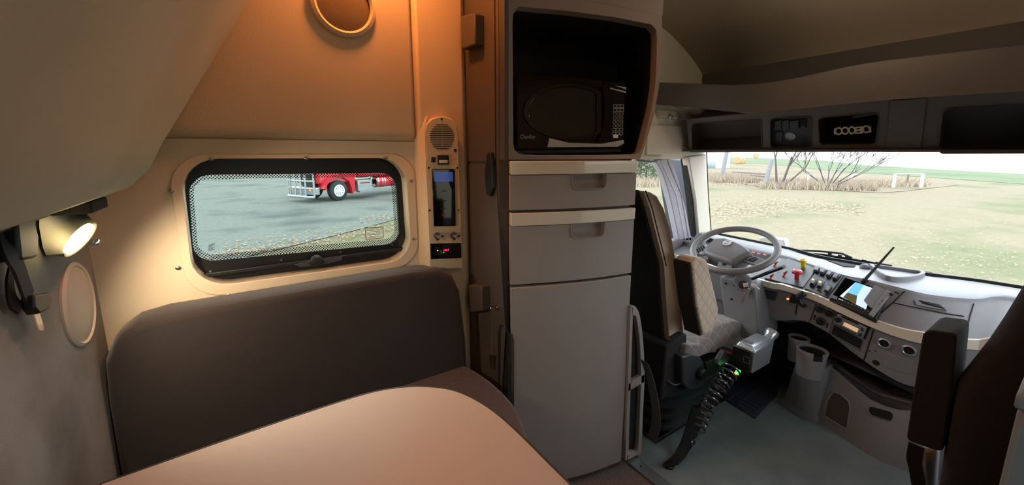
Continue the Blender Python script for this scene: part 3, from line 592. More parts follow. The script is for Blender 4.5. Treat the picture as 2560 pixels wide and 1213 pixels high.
# door wall, driver side
d1 = T('door_1', None, None, (1.9, DY, 0), kind='structure')
gl = [PD(x, y) for x, y in ((1639, 407), (1655, 432), (1666, 460), (1679, 508), (1698, 600))]
zb = gl[-1].z; gl = [V(1.32, DY, 1.272), V(gl[0].x-.02, DY, 1.272)]+gl+[V(1.32, DY, zb)]
O('pane', MB().prism(gl, (0, .004, 0)), 'glass', d1)
O('door_skin', MB().box((1.28, DY, 0), (2.55, DY+.05, zb)), 'dash', d1)
lf = [(1639, 401), (1655, 430), (1666, 460), (1679, 508), (1698, 600), (1730, 603), (1713, 514), (1696, 450), (1684, 410), (1676, 396)]
O('window_post', MB().prism(PD.poly(lf), (0, .04, 0)), 'lav', d1, bevel=.004, label='slanted grey-lavender window post')
for a, b in (((1652, 402), (1713, 600)), ((1668, 400), (1722, 600))):
    O('post_rib', MB().tube([PD(*a), PD((a[0]+b[0])/2+8, (a[1]+b[1])/2-14), PD(*b)], .004, 6), 'white' if a[0] == 1652 else 'lav', d1)
O('window_seal', MB().prism(PD.poly([(1712, 397), (1724, 397), (1738, 480), (1750, 603), (1736, 603), (1726, 500)], .01), (0, .04, 0)), 'black', d1)
O('seal_rib', MB().tube([PD(1728, 415, .02), PD(1738, 500, .02), PD(1747, 585, .02)], .004, 6), 'lav', d1)
O('window_seal', MB().prism(PD.poly([(1595, 399), (1640, 402), (1641, 406), (1595, 404)], .004), (0, .02, 0)), 'black', d1)
O('door_pull', MB().prism(PD.poly([(1708, 603), (1728, 602), (1731, 640), (1712, 642)], .03), (0, .03, 0)), 'dash', d1, bevel=.004)
O('door_handle', MB().tube([PD(1708, 603, .035), PD(1709, 628, .035), PD(1712, 642, .035)], .004, 6), 'chrome', d1)
S('wall_left', MB().box((1.19, DY, 1.268), (2.6, DY+.05, 2.3)), 'trimw')
S('wall_left', MB().box((1.19, 1.42, 0), (1.30, 1.50, 2.3)), 'trimw')
pan = [PD(x, y) for x, y in ((1618, 312), (1700, 314), (1707, 350), (1694, 388), (1612, 388))]
S('trim_5', MB().prism(pan, (0, -.012, 0)), 'trimw', bevel=.006, seg=3)
S('trim_6', MB().prism([V(1.62, DY-.02, 1.272), V(1.95, DY-.02, 1.272), V(1.98, DY-.02, 1.285), V(1.6, DY-.02, 1.285)], (0, .03, 0)), 'creamm')
# passenger side wall with its own door window

S('wall_right', MB().box((1.3, -.70, -.04), (2.6, -.62, .72)), 'dash'); S('wall_right', MB().box((1.3, -.70, 1.27), (2.6, -.62, 2.3)), 'trimw')
S('wall_right', MB().box((2.28, -.70, .72), (2.6, -.62, 1.27)), 'trimw'); S('window_3', MB().box((1.3, -.665, .72), (2.28, -.66, 1.27)), 'glass')
# front
S('wall_front', MB().box((2.62, -.7, -.04), (2.66, 1.5, .74)), 'panel')
L1 = [V(2.50, 1.45, .79), W(1778, 585, 'X', 2.50), W(1960, 623, 'X', 2.50), W(2060, 649, 'X', 2.52), W(2315, 690, 'X', 2.55), W(2545, 723, 'X', 2.56), V(2.56, -.62, .76)]
topw = [V(2.33, 1.45, 1.30), V(2.335, 1.2, 1.31), V(2.37, .8, 1.315), V(2.39, .4, 1.315), V(2.39, 0, 1.315), V(2.33, -.62, 1.31)]
A = resamp(bez(L1, 4), 24); B = resamp(bez(topw, 4), 24)
ext = [p+V(.05, 0, -.06) for p in A]
S('window_2', MB().grid([[p+V(.02, 0, -.01) for p in ext], [p+V(.02, 0, .0) for p in B]]), 'glass')
# left windscreen pillar
PA = Pl((0, 1.40, 0), (0, 1, 0))
S('trim_3', MB().prism([W(x, y, 'Y', 1.42) for x, y in ((1722, 392), (1766, 386), (1770, 480), (1776, 600), (1750, 610), (1740, 500))], (0, .05, 0)), 'trimw', bevel=.006, seg=3)
S('trim_4', MB().tube([W(1766.5, 380, 'Y', 1.425), W(1770.5, 480, 'Y', 1.425), W(1779, 590, 'Y', 1.425)], .003, 6), 'void')
S('trim_7', MB().box((2.33, -.7, 1.31), (2.42, 1.5, 2.0)), 'head')

# ================================================================ DASHBOARD
t = DB = T('dashboard', 'wide grey dashboard with cream trim strip, switches and vents under the windscreen', 'dashboard', (2.3, .5, 0))
px = lambda L, ax, v: [W(x, y, ax, v) for x, y in L]
N = 120
L2 = [V(2.42, 1.44, .775), W(1860, 621, 'X', 2.42), W(1968, 643, 'X', 2.39), W(2045, 667, 'X', 2.33), W(2111, 688, 'X', 2.26), W(2169, 699, 'X', 2.22), W(2260, 722, 'X', 2.21), W(2331, 738, 'X', 2.25), W(2441, 748, 'X', 2.33), W(2512, 742, 'X', 2.41), V(2.45, -.0, .74), V(2.45, -.61, .74)]
L3 = [V(2.12, 1.44, .70)]+px([(1909, 701), (1950, 709), (2000, 724), (2045, 738), (2097, 762), (2150, 783), (2190, 800), (2260, 822), (2312, 831), (2404, 847)], 'X', 2.11)+px([(2458, 849), (2530, 848)], 'X', 2.15)+[V(2.25, -.2, .65), V(2.3, -.61, .65)]
L4 = [V(2.12, 1.44, .685)]+px([(1909, 714), (1950, 722), (2000, 737), (2045, 753), (2097, 778), (2150, 803), (2190, 820), (2240, 839), (2302, 856), (2404, 869)], 'X', 2.11)+px([(2458, 873), (2530, 874)], 'X', 2.15)+[V(2.25, -.2, .62), V(2.3, -.61, .62)]
L5 = [V(2.14, 1.44, .53)]+px([(1902, 791), (1987, 800), (2024, 807), (2071, 833), (2153, 897), (2224, 943), (2282, 967), (2420, 990)], 'X', 2.13)+[V(2.25, -.2, .42), V(2.3, -.61, .42)]
def byY(L):      # resample on common Y stations so the rows line up
    L = bez(L, 4); ys = [1.44-(1.44+.61)*i/(N-1) for i in range(N)]; out = []
    for y in ys:
        for a, b in zip(L, L[1:]):
            if a.y >= y >= b.y or (a is L[-2]): out.append(a.lerp(b, min(1, max(0, (a.y-y)/max(a.y-b.y, 1e-6))))); break
    return [V(p.x, y, p.z) for p, y in zip(out, ys)]
R1_, R2_, R3_, R4_, R5_ = map(byY, (L1, L2, L3, L4, L5))
top_ = MB().grid([[p+V(.06, 0, -.03) for p in R1_], R1_, [a.lerp(b, .5)+V(0, 0, .006) for a, b in zip(R1_, R2_)], [a.lerp(b, .9)+V(0, 0, .004) for a, b in zip(R1_, R2_)], R2_, [p+V(-.004, 0, -.010) for p in R2_]])
face = MB().grid([[(a+V(-.004, 0, -.010)).lerp(b, k/8) for a, b in zip(R2_, R3_)] for k in range(9)])
strip = MB().grid([[p+V(.004, 0, .002) for p in R3_], [p+V(-.012, 0, .001) for p in R3_], [p+V(-.014, 0, 0) for p in R4_], [p+V(.004, 0, -.003) for p in R4_]])
low = MB().grid([[a.lerp(b, k/8) for a, b in zip(R4_, R5_)] for k in range(9)]+[ [p+V(.10, 0, -.035) for p in R5_], [p+V(.45, 0, -.0) for p in R5_]])
O('dash_top', top_, 'dasht', t, ang=50); O('dash_face', face, 'dash', t, ang=50); O('trim_strip', strip, 'cream', t, ang=30, label='cream trim strip'); O('lower_fascia', low, 'dash', t, ang=40)
O('windscreen_seal', MB().tube([p+V(.03, 0, .004) for p in R1_], .008, 6), 'black', t)
SF = Surf(face); SL = Surf(low); ST = Surf(top_)
def on(S_, name, pts, d0, d1, m, parent=t, bevel=0, label=None): return O(name, S_.slab(pts, d0, d1), m, parent, bevel=bevel, label=label)
# charcoal panels behind the knobs and switches
pnA = on(SF, 'knob_panel', [(1973, 649), (2042, 669), (2008, 722), (1912, 698), (1935, 660)], -.006, .006, 'panel', bevel=.002, label='charcoal panel behind the valve knobs')
pnB = on(SF, 'switch_panel', [(2044, 671), (2107, 691), (2068, 747), (2012, 724)], -.006, .006, 'panel', bevel=.002, label='charcoal switch panel')
on(SF, 'gauge_panel', [(1862, 622), (1932, 637), (1920, 655), (1850, 640)], -.01, .006, 'void', label='dark instrument cluster')
for x, y in ((1880, 631), (1893, 634), (1908, 637)): on(SF, 'gauge_light', [(x, y), (x+9, y+2), (x+7, y+6), (x-2, y+4)], .006, .008, 'label', label='dim red telltale')
# red telltales / wiring on the left of the panel
for a in ((1926, 697, 9), (1960, 690, 11), (1937, 665, 8)):
    p, n = SF.at(a[0], a[1]); o_ = MB().tube([p+n*.012, p+n*.02+V(0, -.012, .006), p+n*.012+V(-.02, -.004, -.015)], .004, 6); O('red_tag', o_, 'red', t)
p, n = SF.at(1945, 672); O('wire_loop', MB().tube(bez([p+n*.01, p+n*.03+V(.01, -.02, .03), p+n*.01+V(-.01, -.05, -.01)], 6), .0012, 5), 'white', t)
# valve knobs
def knob(px_, py_, m, flat):
    p, n = SF.at(px_, py_); p = p+n*.006; n2 = (n+V(-.5, .5, .2)*.5).normalized()
    k = T('valve_knob', 'yellow square parking valve knob on the dash' if flat else 'red octagonal trailer valve knob on the dash', 'knob', tuple(p))
    O('stem', MB().lathe([(.010, 0), (.010, .02), (.008, .03)], p, n, 14), m, k)
    c_ = p+n*.03
    if flat:
        u = V(0, -1, .0); v = n.cross(u).normalized(); u = v.cross(n)
        O('knob_head', MB().prism([c_+u*a+v*b for a, b in rr_c(.030, .030, .007)], n*.014), m, k, bevel=.002)
        O('knob_mark', MB().plate([c_+n*.0145+u*a+v*b for a, b in ((-.010, -.009), (.010, -.009), (.002, .010), (-.002, .010))], [c_+n*.0145+u*a+v*b for a, b in ((-.006, -.006), (.006, -.006), (.001, .005), (-.001, .005))], n*.0004), 'ink', k)
    else:
        O('knob_head', MB().lathe([(.010, 0), (.022, .004), (.023, .012), (.016, .02), (0, .022)], c_, n, 8), m, k, bevel=.002)
        O('knob_ring', MB().lathe([(.012, .0205), (.014, .022), (.016, .0205)], c_, n, 16), 'white', k)
    return k
def rr_c(w_, h_, r): return [(x-w_/2, y-h_/2) for x, y in rrect(w_, h_, r, 4)]
knob(2008, 672, 'yellow', True); knob(1992, 701, 'red', False)
# rocker switches
sw = [((2040, 672), 0), ((2055, 677), 0), ((2072, 684), 0), ((2088, 691), 0), ((2030, 706), 1), ((2048, 712), 1), ((2066, 722), 0)]
for i, ((x, y), lit) in enumerate(sw):
    q = [(x+3, y-7), (x+15, y-3), (x+5, y+15), (x-7, y+11)]
    s_ = on(SF, 'rocker_switch', q, .006, .014, 'black', pnB, bevel=.002)
    q2 = [(x+1, y-1), (x+11, y+2), (x+4, y+13), (x-5, y+10)]
    on(SF, 'rocker', q2, .014, .020, 'black' if lit else 'dash', s_, bevel=.002)
    if lit: on(SF, 'amber_light', [(x+1, y), (x+6, y+1.5), (x+4.5, y+4.5), (x-.5, y+3)], .020, .0205, 'ledamber', s_)
    else: on(SF, 'switch_mark', [(x-1, y+6), (x+4, y+7.5), (x+3, y+10), (x-2, y+8.5)], .020, .0205, 'greyprint', s_)
# monitor
mon = T('dash_monitor', 'large slanted touchscreen monitor in a black housing on the dash centre', 'monitor', tuple(SF.at(2140, 745)[0]))
q = [(2108, 694), (2188, 716), (2228, 733), (2180, 797), (2170, 792), (2071, 748)]
p_, n_m = SF.poly([(2108, 694), (2225, 735), (2178, 795), (2071, 748)])
PMN = Pl(sum(p_, V(0, 0, 0))/4+n_m*.018, n_m)
q = [(2110, 692), (2224, 731), (2190, 800), (2072, 752)]
O('monitor_housing', MB().prism(PMN.poly(q, -.04), PMN.n*.042), 'black', mon, bevel=.003)
O('screen_glass', MB().prism(PMN.poly([(2115, 696), (2211, 729), (2184, 776), (2082, 741)], .002), PMN.n*.0015), 'blackg', mon)
pic = O('screen_picture', MB().prism(PMN.poly([(2139, 707), (2182, 722), (2165, 775), (2100, 742)], .0037), PMN.n*.0003), mat('screen_lit', (150, 170, 200), .3, emit=(170, 188, 225), estr=.75), mon, label='lit camera picture')
O('picture_sky', MB().prism(PMN.poly([(2139, 707), (2160, 714), (2143, 741), (2119, 733)], .0041), PMN.n*.0002), mat('screen_blue', (90, 150, 190), .3, emit=(100, 165, 205), estr=.7), pic)
O('picture_land', MB().prism(PMN.poly([(2119, 733), (2143, 741), (2140, 764), (2108, 745)], .0041), PMN.n*.0002), mat('screen_olive', (70, 62, 40), .3, emit=(90, 80, 50), estr=.35), pic)
O('screen_shade', MB().prism(PMN.poly([(2188, 715), (2216, 731), (2191, 778), (2176, 772), (2160, 754), (2181, 724)], .0041), PMN.n*.006), 'dash', mon, bevel=.001)
O('side_rail', MB().prism(PMN.poly([(2217, 729), (2230, 736), (2182, 796), (2172, 790)], .0), PMN.n*.014), 'dash', mon, bevel=.002)
for x, y in ((2207, 757), (2200, 765)): O('rail_screw', MB().lathe([(.003, 0), (.003, .001), (0, .001)], PMN(x, y, .0142), PMN.n, 10), 'steel', mon)
O('dial', MB().lathe([(.006, 0), (.006, .008), (0, .009)], PMN(2228, 741, .01), PMN.n, 12), 'black', mon)
O('brand_bar', MB().prism(PMN.poly([(2097, 747), (2109, 751.5), (2108, 754), (2096, 749.5)], .0035), PMN.n*.0005), 'white', mon)
for i in range(8):
    f = i/7.; x, y = 2113+57*f, 755+24*f; O('monitor_button', MB().prism(PMN.poly([(x-1.5, y-1), (x+2, y+.4), (x+1.5, y+2), (x-2, y+.6)], .0035), PMN.n*.0008), 'greyprint', mon)
O('usb_flap', MB().prism(PMN.poly([(2077, 737), (2094, 744), (2092, 751), (2074, 745)], .002), PMN.n*.004), 'dash', mon, bevel=.001)
# lever by the strip, climate knobs, radio, storage slot, sockets
lv = T('trailer_brake_lever', 'black curved hand lever standing on the dash beside the climate knobs', 'lever', tuple(SL.at(2012, 765)[0]))
p, n = SL.at(2013, 764)
O('lever_slot', SL.slab([(2012, 766), (2018, 768), (2016, 784), (2009, 787)], -.002, .002), 'void', lv)
O('lever_arm', MB().tube(bez([p+n*.0, p+n*.03+V(0, 0, .01), p+n*.04+V(0, .015, .045), p+n*.03+V(0, .0, .075)], 6), [.007]*7+[.010]*6+[.015]*5+[.012], 12), 'black', lv)
on(SL, 'lever_plate', [(2000, 742), (2040, 758), (2022, 806), (1991, 793)], -.004, .003, 'dash', bevel=.001)
cl = on(SL, 'climate_panel', [(2043, 756), (2090, 778), (2072, 832), (2027, 808)], -.004, .003, 'dash', bevel=.001)
for x, y in ((2051, 771), (2075, 781), (2053, 802)):
    p, n = SL.at(x, y); O('climate_dial', MB().lathe([(.020, 0), (.020, .004), (.017, .006)], p+n*.003, n, 24), 'panel', cl)
    O('climate_knob', MB().lathe([(.013, 0), (.012, .016), (0, .018)], p+n*.006, n, 16), 'black', cl)
for q in ([(2037, 786), (2041, 788), (2037, 800), (2034, 799)], [(2069, 806), (2073, 808), (2069, 820), (2066, 819)]): on(SL, 'slider_slot', q, .003, .0035, 'void', cl)
rd = T('radio', 'silver-fronted car radio with an amber display in the dash', 'radio', tuple(SL.at(2130, 815)[0]))
p_, n_ = SL.poly([(2096, 781), (2175, 817), (2160, 848), (2085, 808)])
PRd = Pl(sum(p_, V(0, 0, 0))/4+n_*.004, n_)
O('radio_chassis', MB().prism(PRd.poly([(2094, 778), (2177, 816), (2163, 850), (2084, 810)], -.02), PRd.n*.02), 'blackg', rd, bevel=.002)
rf = O('radio_face', MB().prism(PRd.poly([(2097, 783), (2169, 818), (2159, 844), (2087, 806)]), PRd.n*.012), 'silver', rd, bevel=.002)
O('lcd', MB().prism(PRd.poly([(2114, 803), (2150, 820), (2146, 829), (2110, 811)], .012), PRd.n*.001), 'lcd', rf)
O('cd_slot', MB().prism(PRd.poly([(2107, 787), (2150, 807), (2149, 810), (2106, 790)], .012), PRd.n*.0006), 'blackg', rf)
O('volume_knob', MB().lathe([(.011, 0), (.010, .012), (0, .013)], PRd(2100, 797, .012), PRd.n, 20), 'black', rf)
O('select_knob', MB().lathe([(.007, 0), (.006, .008), (0, .009)], PRd(2154, 834, .012), PRd.n, 16), 'panel', rf)
for i in range(6): O('radio_button', MB().prism(PRd.poly([(2103+7*i, 812+3.6*i), (2108+7*i, 814.5+3.6*i), (2107+7*i, 817+3.6*i), (2102+7*i, 814.5+3.6*i)], .012), PRd.n*.002), 'panel', rf)
for i in range(3): O('radio_button', MB().prism(PRd.poly([(2156, 816+3*i), (2162, 819+3*i), (2161, 821+3*i), (2155, 818+3*i)], .012), PRd.n*.002), 'panel', rf)
on(SL, 'radio_surround', [(2092, 776), (2181, 816), (2155, 893), (2074, 832)], -.004, .002, 'panel')
on(SL, 'storage_slot', [(2086, 812), (2158, 851), (2149, 873), (2078, 834)], .0025, .004, 'void', label='dark open storage slot')
on(SL, 'slot_lip', [(2077, 833), (2148, 872), (2149, 877), (2076, 838)], .002, .008, 'dash', bevel=.001)
on(SL, 'panel_gap', [(2183, 824), (2186, 825), (2160, 903), (2157, 901)], .0005, .002, 'void')
for x, y, r in ((2211, 858, .022), (2273, 876, .023)):
    p, n = SL.at(x, y); r_ = O('socket', MB().lathe([(r, 0), (r, .006), (r*.8, .009), (r*.66, .004)], p, n, 28), 'silver', t, label='round chrome-rimmed socket')
    O('socket_cap', MB().lathe([(r*.75, 0), (r*.7, .005), (0, .006)], p, n, 24), 'black', r_)
on(SL, 'fuse_door', [(2210, 882), (2286, 903), (2284, 938), (2208, 917)], .0, .002, 'dash', bevel=.001)
p, n = SL.at(2190, 907); O('pin_hole', MB().lathe([(.012, 0), (.012, .001), (0, .001)], p+n*.001, n, 14), 'void', t)
for x, y in ((2175, 877), (2189, 877), (2165, 890)): p, n = SL.at(x, y); O('screw_hole', MB().lathe([(.003, 0), (.003, .001), (0, .001)], p+n*.001, n, 10), 'void', t)
on(SL, 'black_module', [(1905, 722), (1945, 730), (1938, 752), (1900, 742)], 0, .004, 'panel', bevel=.001)
o_ = on(SL, 'side_switch', [(1980, 736), (1994, 741), (1989, 758), (1973, 753)], 0, .008, 'black', bevel=.002)
on(SL, 'side_switch_light', [(1968, 745), (1973, 746.5), (1972, 750), (1967, 749)], .0, .003, 'orange')
# glove-box seam and grip
def seam(S_, pts, r=.0022, parent=t, m='void', name='panel_seam'):
    L = []; 
    for (a, b) in zip(pts, pts[1:]):
        for k in range(6):
            x = a[0]+(b[0]-a[0])*k/6; y = a[1]+(b[1]-a[1])*k/6; h, n = S_.at(x, y)
            if h: L.append(h+n*.0012)
    if len(L) > 1: O(name, MB().tube(L, r, 5), m, parent)
seam(SF, [(2231, 757), (2300, 772), (2360, 784), (2420, 793)]); seam(SF, [(2434, 760), (2425, 790), (2412, 840)]); seam(SF, [(2262, 728), (2238, 752), (2196, 790)])
seam(SL, [(1995, 742), (1988, 795)]); seam(SL, [(2042, 760), (2025, 808)])
q = [(2285, 752), (2300, 750), (2350, 763), (2366, 778), (2340, 774), (2290, 764)]
on(SF, 'glovebox_grip', q, -.004, .006, 'dash', label='recessed glovebox grip'); on(SF, 'grip_recess', [(2296, 753), (2346, 764), (2362, 776), (2305, 762)], .004, .008, 'void')
on(SF, 'slot_vent', [(2182, 705), (2248, 733), (2246, 736), (2180, 708)], .0, .002, 'void')
# dash-top tray, vents, antenna and knob
tr = [(2172, 664), (2196, 662), (2240, 668), (2290, 677), (2311, 685), (2306, 696), (2270, 704), (2225, 704), (2195, 690)]
P_, n_ = ST.poly(tr); P_ = [V(p.x, p.y, p.z) for p in bez(P_+[P_[0]], 3)[:-1]]; cc_ = sum(P_, V(0, 0, 0))/len(P_)
tr_o = O('dash_tray', MB().plate([p+V(0, 0, -.004) for p in P_], [cc_+(p-cc_)*.84+V(0, 0, -.004) for p in P_], (0, 0, .026)), 'dash', t, bevel=.003, label='raised oval tray rim on the dash top')
O('tray_floor', MB().prism([cc_+(p-cc_)*.85+V(0, 0, .0) for p in P_], (0, 0, .006)), 'dasht', tr_o)
for q in ([(2063, 647), (2088, 650), (2140, 664), (2136, 669), (2110, 668), (2070, 653)],):
    on(ST, 'defroster_vent', q, .0, .004, 'void')
p, n = ST.at(2161, 672); O('sensor_dome', MB().lathe([(.020, 0), (.019, .012), (.012, .022), (0, .026)], p, (0, 0, 1), 20), 'dash', t)
p, n = SF.at(2161, 702); an = T('dash_antenna', 'thin black stick antenna leaning on the dash top behind the monitor', 'antenna', tuple(p))
tp_ = W(2235, 618, 'X', p.x+.06)
O('antenna_rod', MB().tube([p+n*.005, p.lerp(tp_, .3)+n*.003, tp_], [.0065, .006, .0035], 10), 'black', an); O('antenna_base', MB().lathe([(.012, 0), (.010, .012), (.004, .016)], p, n, 16), 'black', an)
# vents left of the wheel
for q in ([(1739, 622), (1760, 612), (1766, 622), (1746, 634)],):
    a = [W(x, y, 'X', 2.22) for x, y in q]; vt = O('side_vent', MB().prism(a, (.05, 0, 0)), 'dash', t, bevel=.003)
    for k in range(4): O('vent_slat', MB().prism([a[0].lerp(a[1], k/4+.05)+V(-.001, 0, 0), a[0].lerp(a[1], k/4+.17)+V(-.001, 0, 0), a[3].lerp(a[2], k/4+.17)+V(-.001, 0, 0), a[3].lerp(a[2], k/4+.05)+V(-.001, 0, 0)], (-.003, 0, 0)), 'black', vt)
O('side_pod', MB().prism([W(x, y, 'X', 2.26) for x, y in ((1715, 640), (1722, 610), (1740, 584), (1752, 582), (1757, 592), (1752, 640), (1735, 700), (1715, 700))], (.08, 0, 0)), 'dash', t, bevel=.01, seg=3)
# column cowl under the wheel
cw = O('column_cowl', MB().loft([[W(x, y, 'X', 2.02) for x, y in ((1797, 690), (1886, 708), (1893, 760), (1899, 850), (1815, 840))], [W(x, y, 'X', 2.02)+V(.2, 0, 0) for x, y in ((1797, 690), (1886, 708), (1893, 760), (1899, 850), (1815, 840))]]), 'dash', t, bevel=.012, seg=3)
for x, y in ((1814, 709), (1836, 714), (1829, 748)): O('cowl_hole', MB().lathe([(.006, 0), (.006, .001), (0, .001)], W(x, y, 'X', 2.019), (-1, 0, 0), 12), 'void', cw)
O('knee_panel', MB().prism([W(x, y, 'X', 2.15) for x, y in ((1783, 690), (1798, 690), (1812, 792), (1795, 792))], (.05, 0, 0)), 'dash', t, bevel=.003)
s_ = O('door_switch', MB().prism([W(x, y, 'X', 2.145) for x, y in ((1785, 692), (1796, 694), (1797, 708), (1786, 706))], (-.006, 0, 0)), 'black', t, bevel=.001)
# firewall behind the feet
O('firewall_panel', MB().prism([V(2.5, 1.44, 0), V(2.5, -.6, 0), V(2.3, -.6, .5), V(2.3, 1.44, .5)], (.05, 0, .02)), 'panel', t)

# steering wheel
WC = V(2.05, 1.03, .82); tl = math.radians(25); yw = math.radians(5)
wu = V(-math.sin(yw), math.cos(yw), 0); wv = V(math.cos(yw)*math.cos(tl), math.sin(yw)*math.cos(tl), math.sin(tl)); wn = wu.cross(wv); wn = wn if wn.z > 0 else -wn
t = SWH = T('steering_wheel', 'grey four-spoke steering wheel with a round silver badge in front of the driver seat', 'steering wheel', tuple(WC-wn*.1))
O('wheel_rim', MB().tube([WC+wu*.19*math.cos(a)+wv*.19*math.sin(a) for a in [2*PI*i/64 for i in range(64)]], .0155, 14, closed=True), mat('steering_leather', (112, 106, 104), .42, bump=.4, bscale=600), t)
PH = Pl(WC-wn*.02, wn)
hub = [(1786, 602), (1810, 600), (1828, 606), (1852, 616), (1871, 627), (1884, 639), (1877, 644), (1855, 655), (1834, 666), (1818, 661), (1804, 656), (1780, 648), (1759, 640), (1756, 631), (1766, 618)]
hp = [PH(*p) for p in hub]; hc = sum(hp, V(0, 0, 0))/len(hp)
O('hub_pad', MB().loft([[hc+(p-hc)*.9-wn*.05 for p in hp], hp, [hc+(p-hc)*.93+wn*.018 for p in hp], [hc+(p-hc)*.80+wn*.026 for p in hp]]), mat('hub_grey', (104, 97, 98), .45, bump=.3, bscale=800), t, bevel=.004, seg=3, ang=50)
M['badge'] = mat('satin_badge', (225, 225, 228), .35); ec = PH(1819, 619, .0275)
em = O('badge_ring', MB().plate([ec+wu*.020*math.cos(a)+wv*.020*math.sin(a) for a in [2*PI*i/28 for i in range(28)]], [ec+wu*.0145*math.cos(a)+wv*.0145*math.sin(a) for a in [2*PI*i/28 for i in range(28)]], wn*.004), 'badge', t, label='silver ring badge with a bar and an arrow')
O('badge_bar', MB().prism([ec+wu*a+wv*b for a, b in ((-.016, -.0035), (.016, -.0035), (.016, .0035), (-.016, .0035))], wn*.0045), 'badge', em)
O('badge_arrow', MB().prism([ec+wu*a+wv*b for a, b in ((-.0125, .0125), (-.018, .0125), (-.021, .022), (-.0115, .019))], wn*.004), 'badge', em)
def spoke(pts, m='dash', th=.016, d=-.012, name='spoke', bevel=.003): return O(name, MB().prism([PH(x, y, d) for x, y in pts], wn*th), m, t, bevel=bevel)
spoke([(1764, 605), (1776, 596), (1790, 601), (1772, 616)]); spoke([(1740, 640), (1752, 628), (1768, 634), (1772, 650), (1745, 655)])
spoke([(1857, 652), (1883, 640), (1906, 648), (1925, 655), (1905, 668), (1886, 662)]); spoke([(1797, 655), (1830, 666), (1826, 678), (1790, 677)])
pd_ = O('button_pad', MB().prism([PH(x, y, .004) for x, y in ((1768, 606), (1777, 599), (1787, 602), (1774, 612))], wn*.004), 'black', t, bevel=.001)
pd_ = O('button_pad', MB().prism([PH(x, y, .004) for x, y in ((1862, 652), (1882, 643), (1894, 648), (1882, 657))], wn*.004), 'black', t, bevel=.001)
for k in range(3): O('button', MB().prism([PH(x, y, .008) for x, y in ((1866+6*k, 651-2.4*k), (1870+6*k, 649-2.4*k), (1874+6*k, 651-2.4*k), (1870+6*k, 653-2.4*k))], wn*.0015), 'dash', pd_)
O('lower_button', MB().lathe([(.008, 0), (.008, .004), (0, .005)], PH(1810, 663, .004), wn, 16), 'void', t)
O('left_button', MB().lathe([(.014, 0), (.014, .006), (0, .007)], PH(1756, 637, .004), wn, 18), 'silver', t)
O('column', MB().tube([WC-wn*.05, WC-wn*.13, WC-wn*.24+V(.05, 0, 0)], [.05, .055, .06], 20), 'dash', t)
O('stalk', MB().tube([W(1872, 701, 'X', 2.0), W(1920, 682, 'X', 1.97), W(1960, 667, 'X', 1.95)], [.010, .011, .012], 12, flat=.7), 'black', t)
ig = O('ignition_housing', MB().lathe([(.045, -.05), (.045, 0), (.038, .008), (.0, .010)], W(1856, 706, 'X', 1.98), (-1, 0, .1), 28, sx=1), 'dash', t, bevel=.002)
O('ignition_lock', MB().lathe([(.020, 0), (.020, .008), (.010, .010), (0, .010)], W(1858, 712, 'X', 1.968), (-1, 0, .1), 20), 'black', ig)
kc = T('key_bunch', 'bunch of keys with a bright fob hanging from the ignition below the wheel', 'keys', tuple(W(1862, 715, 'X', 1.95)))
kp = lambda x, y, X=1.945: W(x, y, 'X', X)
O('ignition_key', MB().prism([kp(1858, 708), kp(1870, 706), kp(1872, 716), kp(1860, 719)], (-.004, 0, 0)), 'chrome', kc)
O('key_ring', MB().tube([kp(1866+6*math.cos(a), 722+7*math.sin(a)) for a in [2*PI*i/14 for i in range(14)]], .0012, 6, closed=True), 'chrome', kc)
O('key_blade', MB().prism([kp(1864, 724), kp(1869, 725), kp(1862, 742), kp(1857, 757), kp(1853, 757), kp(1856, 742)], (-.003, 0, 0)), 'steel', kc)
O('key_blade', MB().prism([kp(1872, 722), kp(1877, 724), kp(1871, 741), kp(1866, 740)], (-.003, 0, 0)), 'steel', kc)
O('key_fob', MB().loft([[kp(1878, 708), kp(1890, 711), kp(1894, 719), kp(1884, 720), kp(1877, 715)], [kp(1878, 708, 1.93), kp(1890, 711, 1.93), kp(1894, 719, 1.93), kp(1884, 720, 1.93), kp(1877, 715, 1.93)]]), 'white', kc, bevel=.003)
O('fob_clip', MB().tube([kp(1893, 719), kp(1899, 724)], .0015, 6), 'chrome', kc)

# ================================================================ LOWER CONSOLE, CUP HOLDER, MAT
t = T('floor_console', 'grey lower centre console with open tray and moulded pockets on the cab floor', 'console', (2.25, .4, 0))
bs = [W(x, y, 'Z', 0) for x, y in ((2040, 1054), (2085, 1080), (2123, 1106), (2190, 1148), (2284, 1186), (2400, 1222))]+[V(2.2, -.55, 0)]
rm = [W(x, y, 'X', v) for x, y, v in ((2064, 911, 2.19), (2095, 937, 2.19), (2123, 962, 2.19), (2174, 1004, 2.19), (2241, 1030, 2.19), (2330, 1048, 2.19))]+[V(2.2, -.55, .26)]
bs = resamp(bez(bs, 4), 26); rm = resamp(bez(rm, 4), 26)
cwall = MB().grid([[p+V(.35, 0, 0) for p in bs], bs, [a.lerp(b, .5)+V(-.008, 0, 0) for a, b in zip(bs, rm)], rm, [p+V(.018, 0, .002) for p in rm], [p+V(.022, 0, -.05) for p in rm], [V(2.55, p.y, .26) for p in rm]])
O('console_wall', cwall, 'dash', t, ang=40); SCW = Surf(cwall)
q = [(2078, 985), (2084, 980), (2100, 984), (2122, 1003), (2126, 1020), (2118, 1074), (2062, 1040), (2068, 1000)]
on(SCW, 'side_pocket', q, .0, .002, 'plasticd', t); a, n = SCW.poly(q, .002); O('pocket_edge', MB().tube(a, .004, 6, closed=True), 'dash', t)

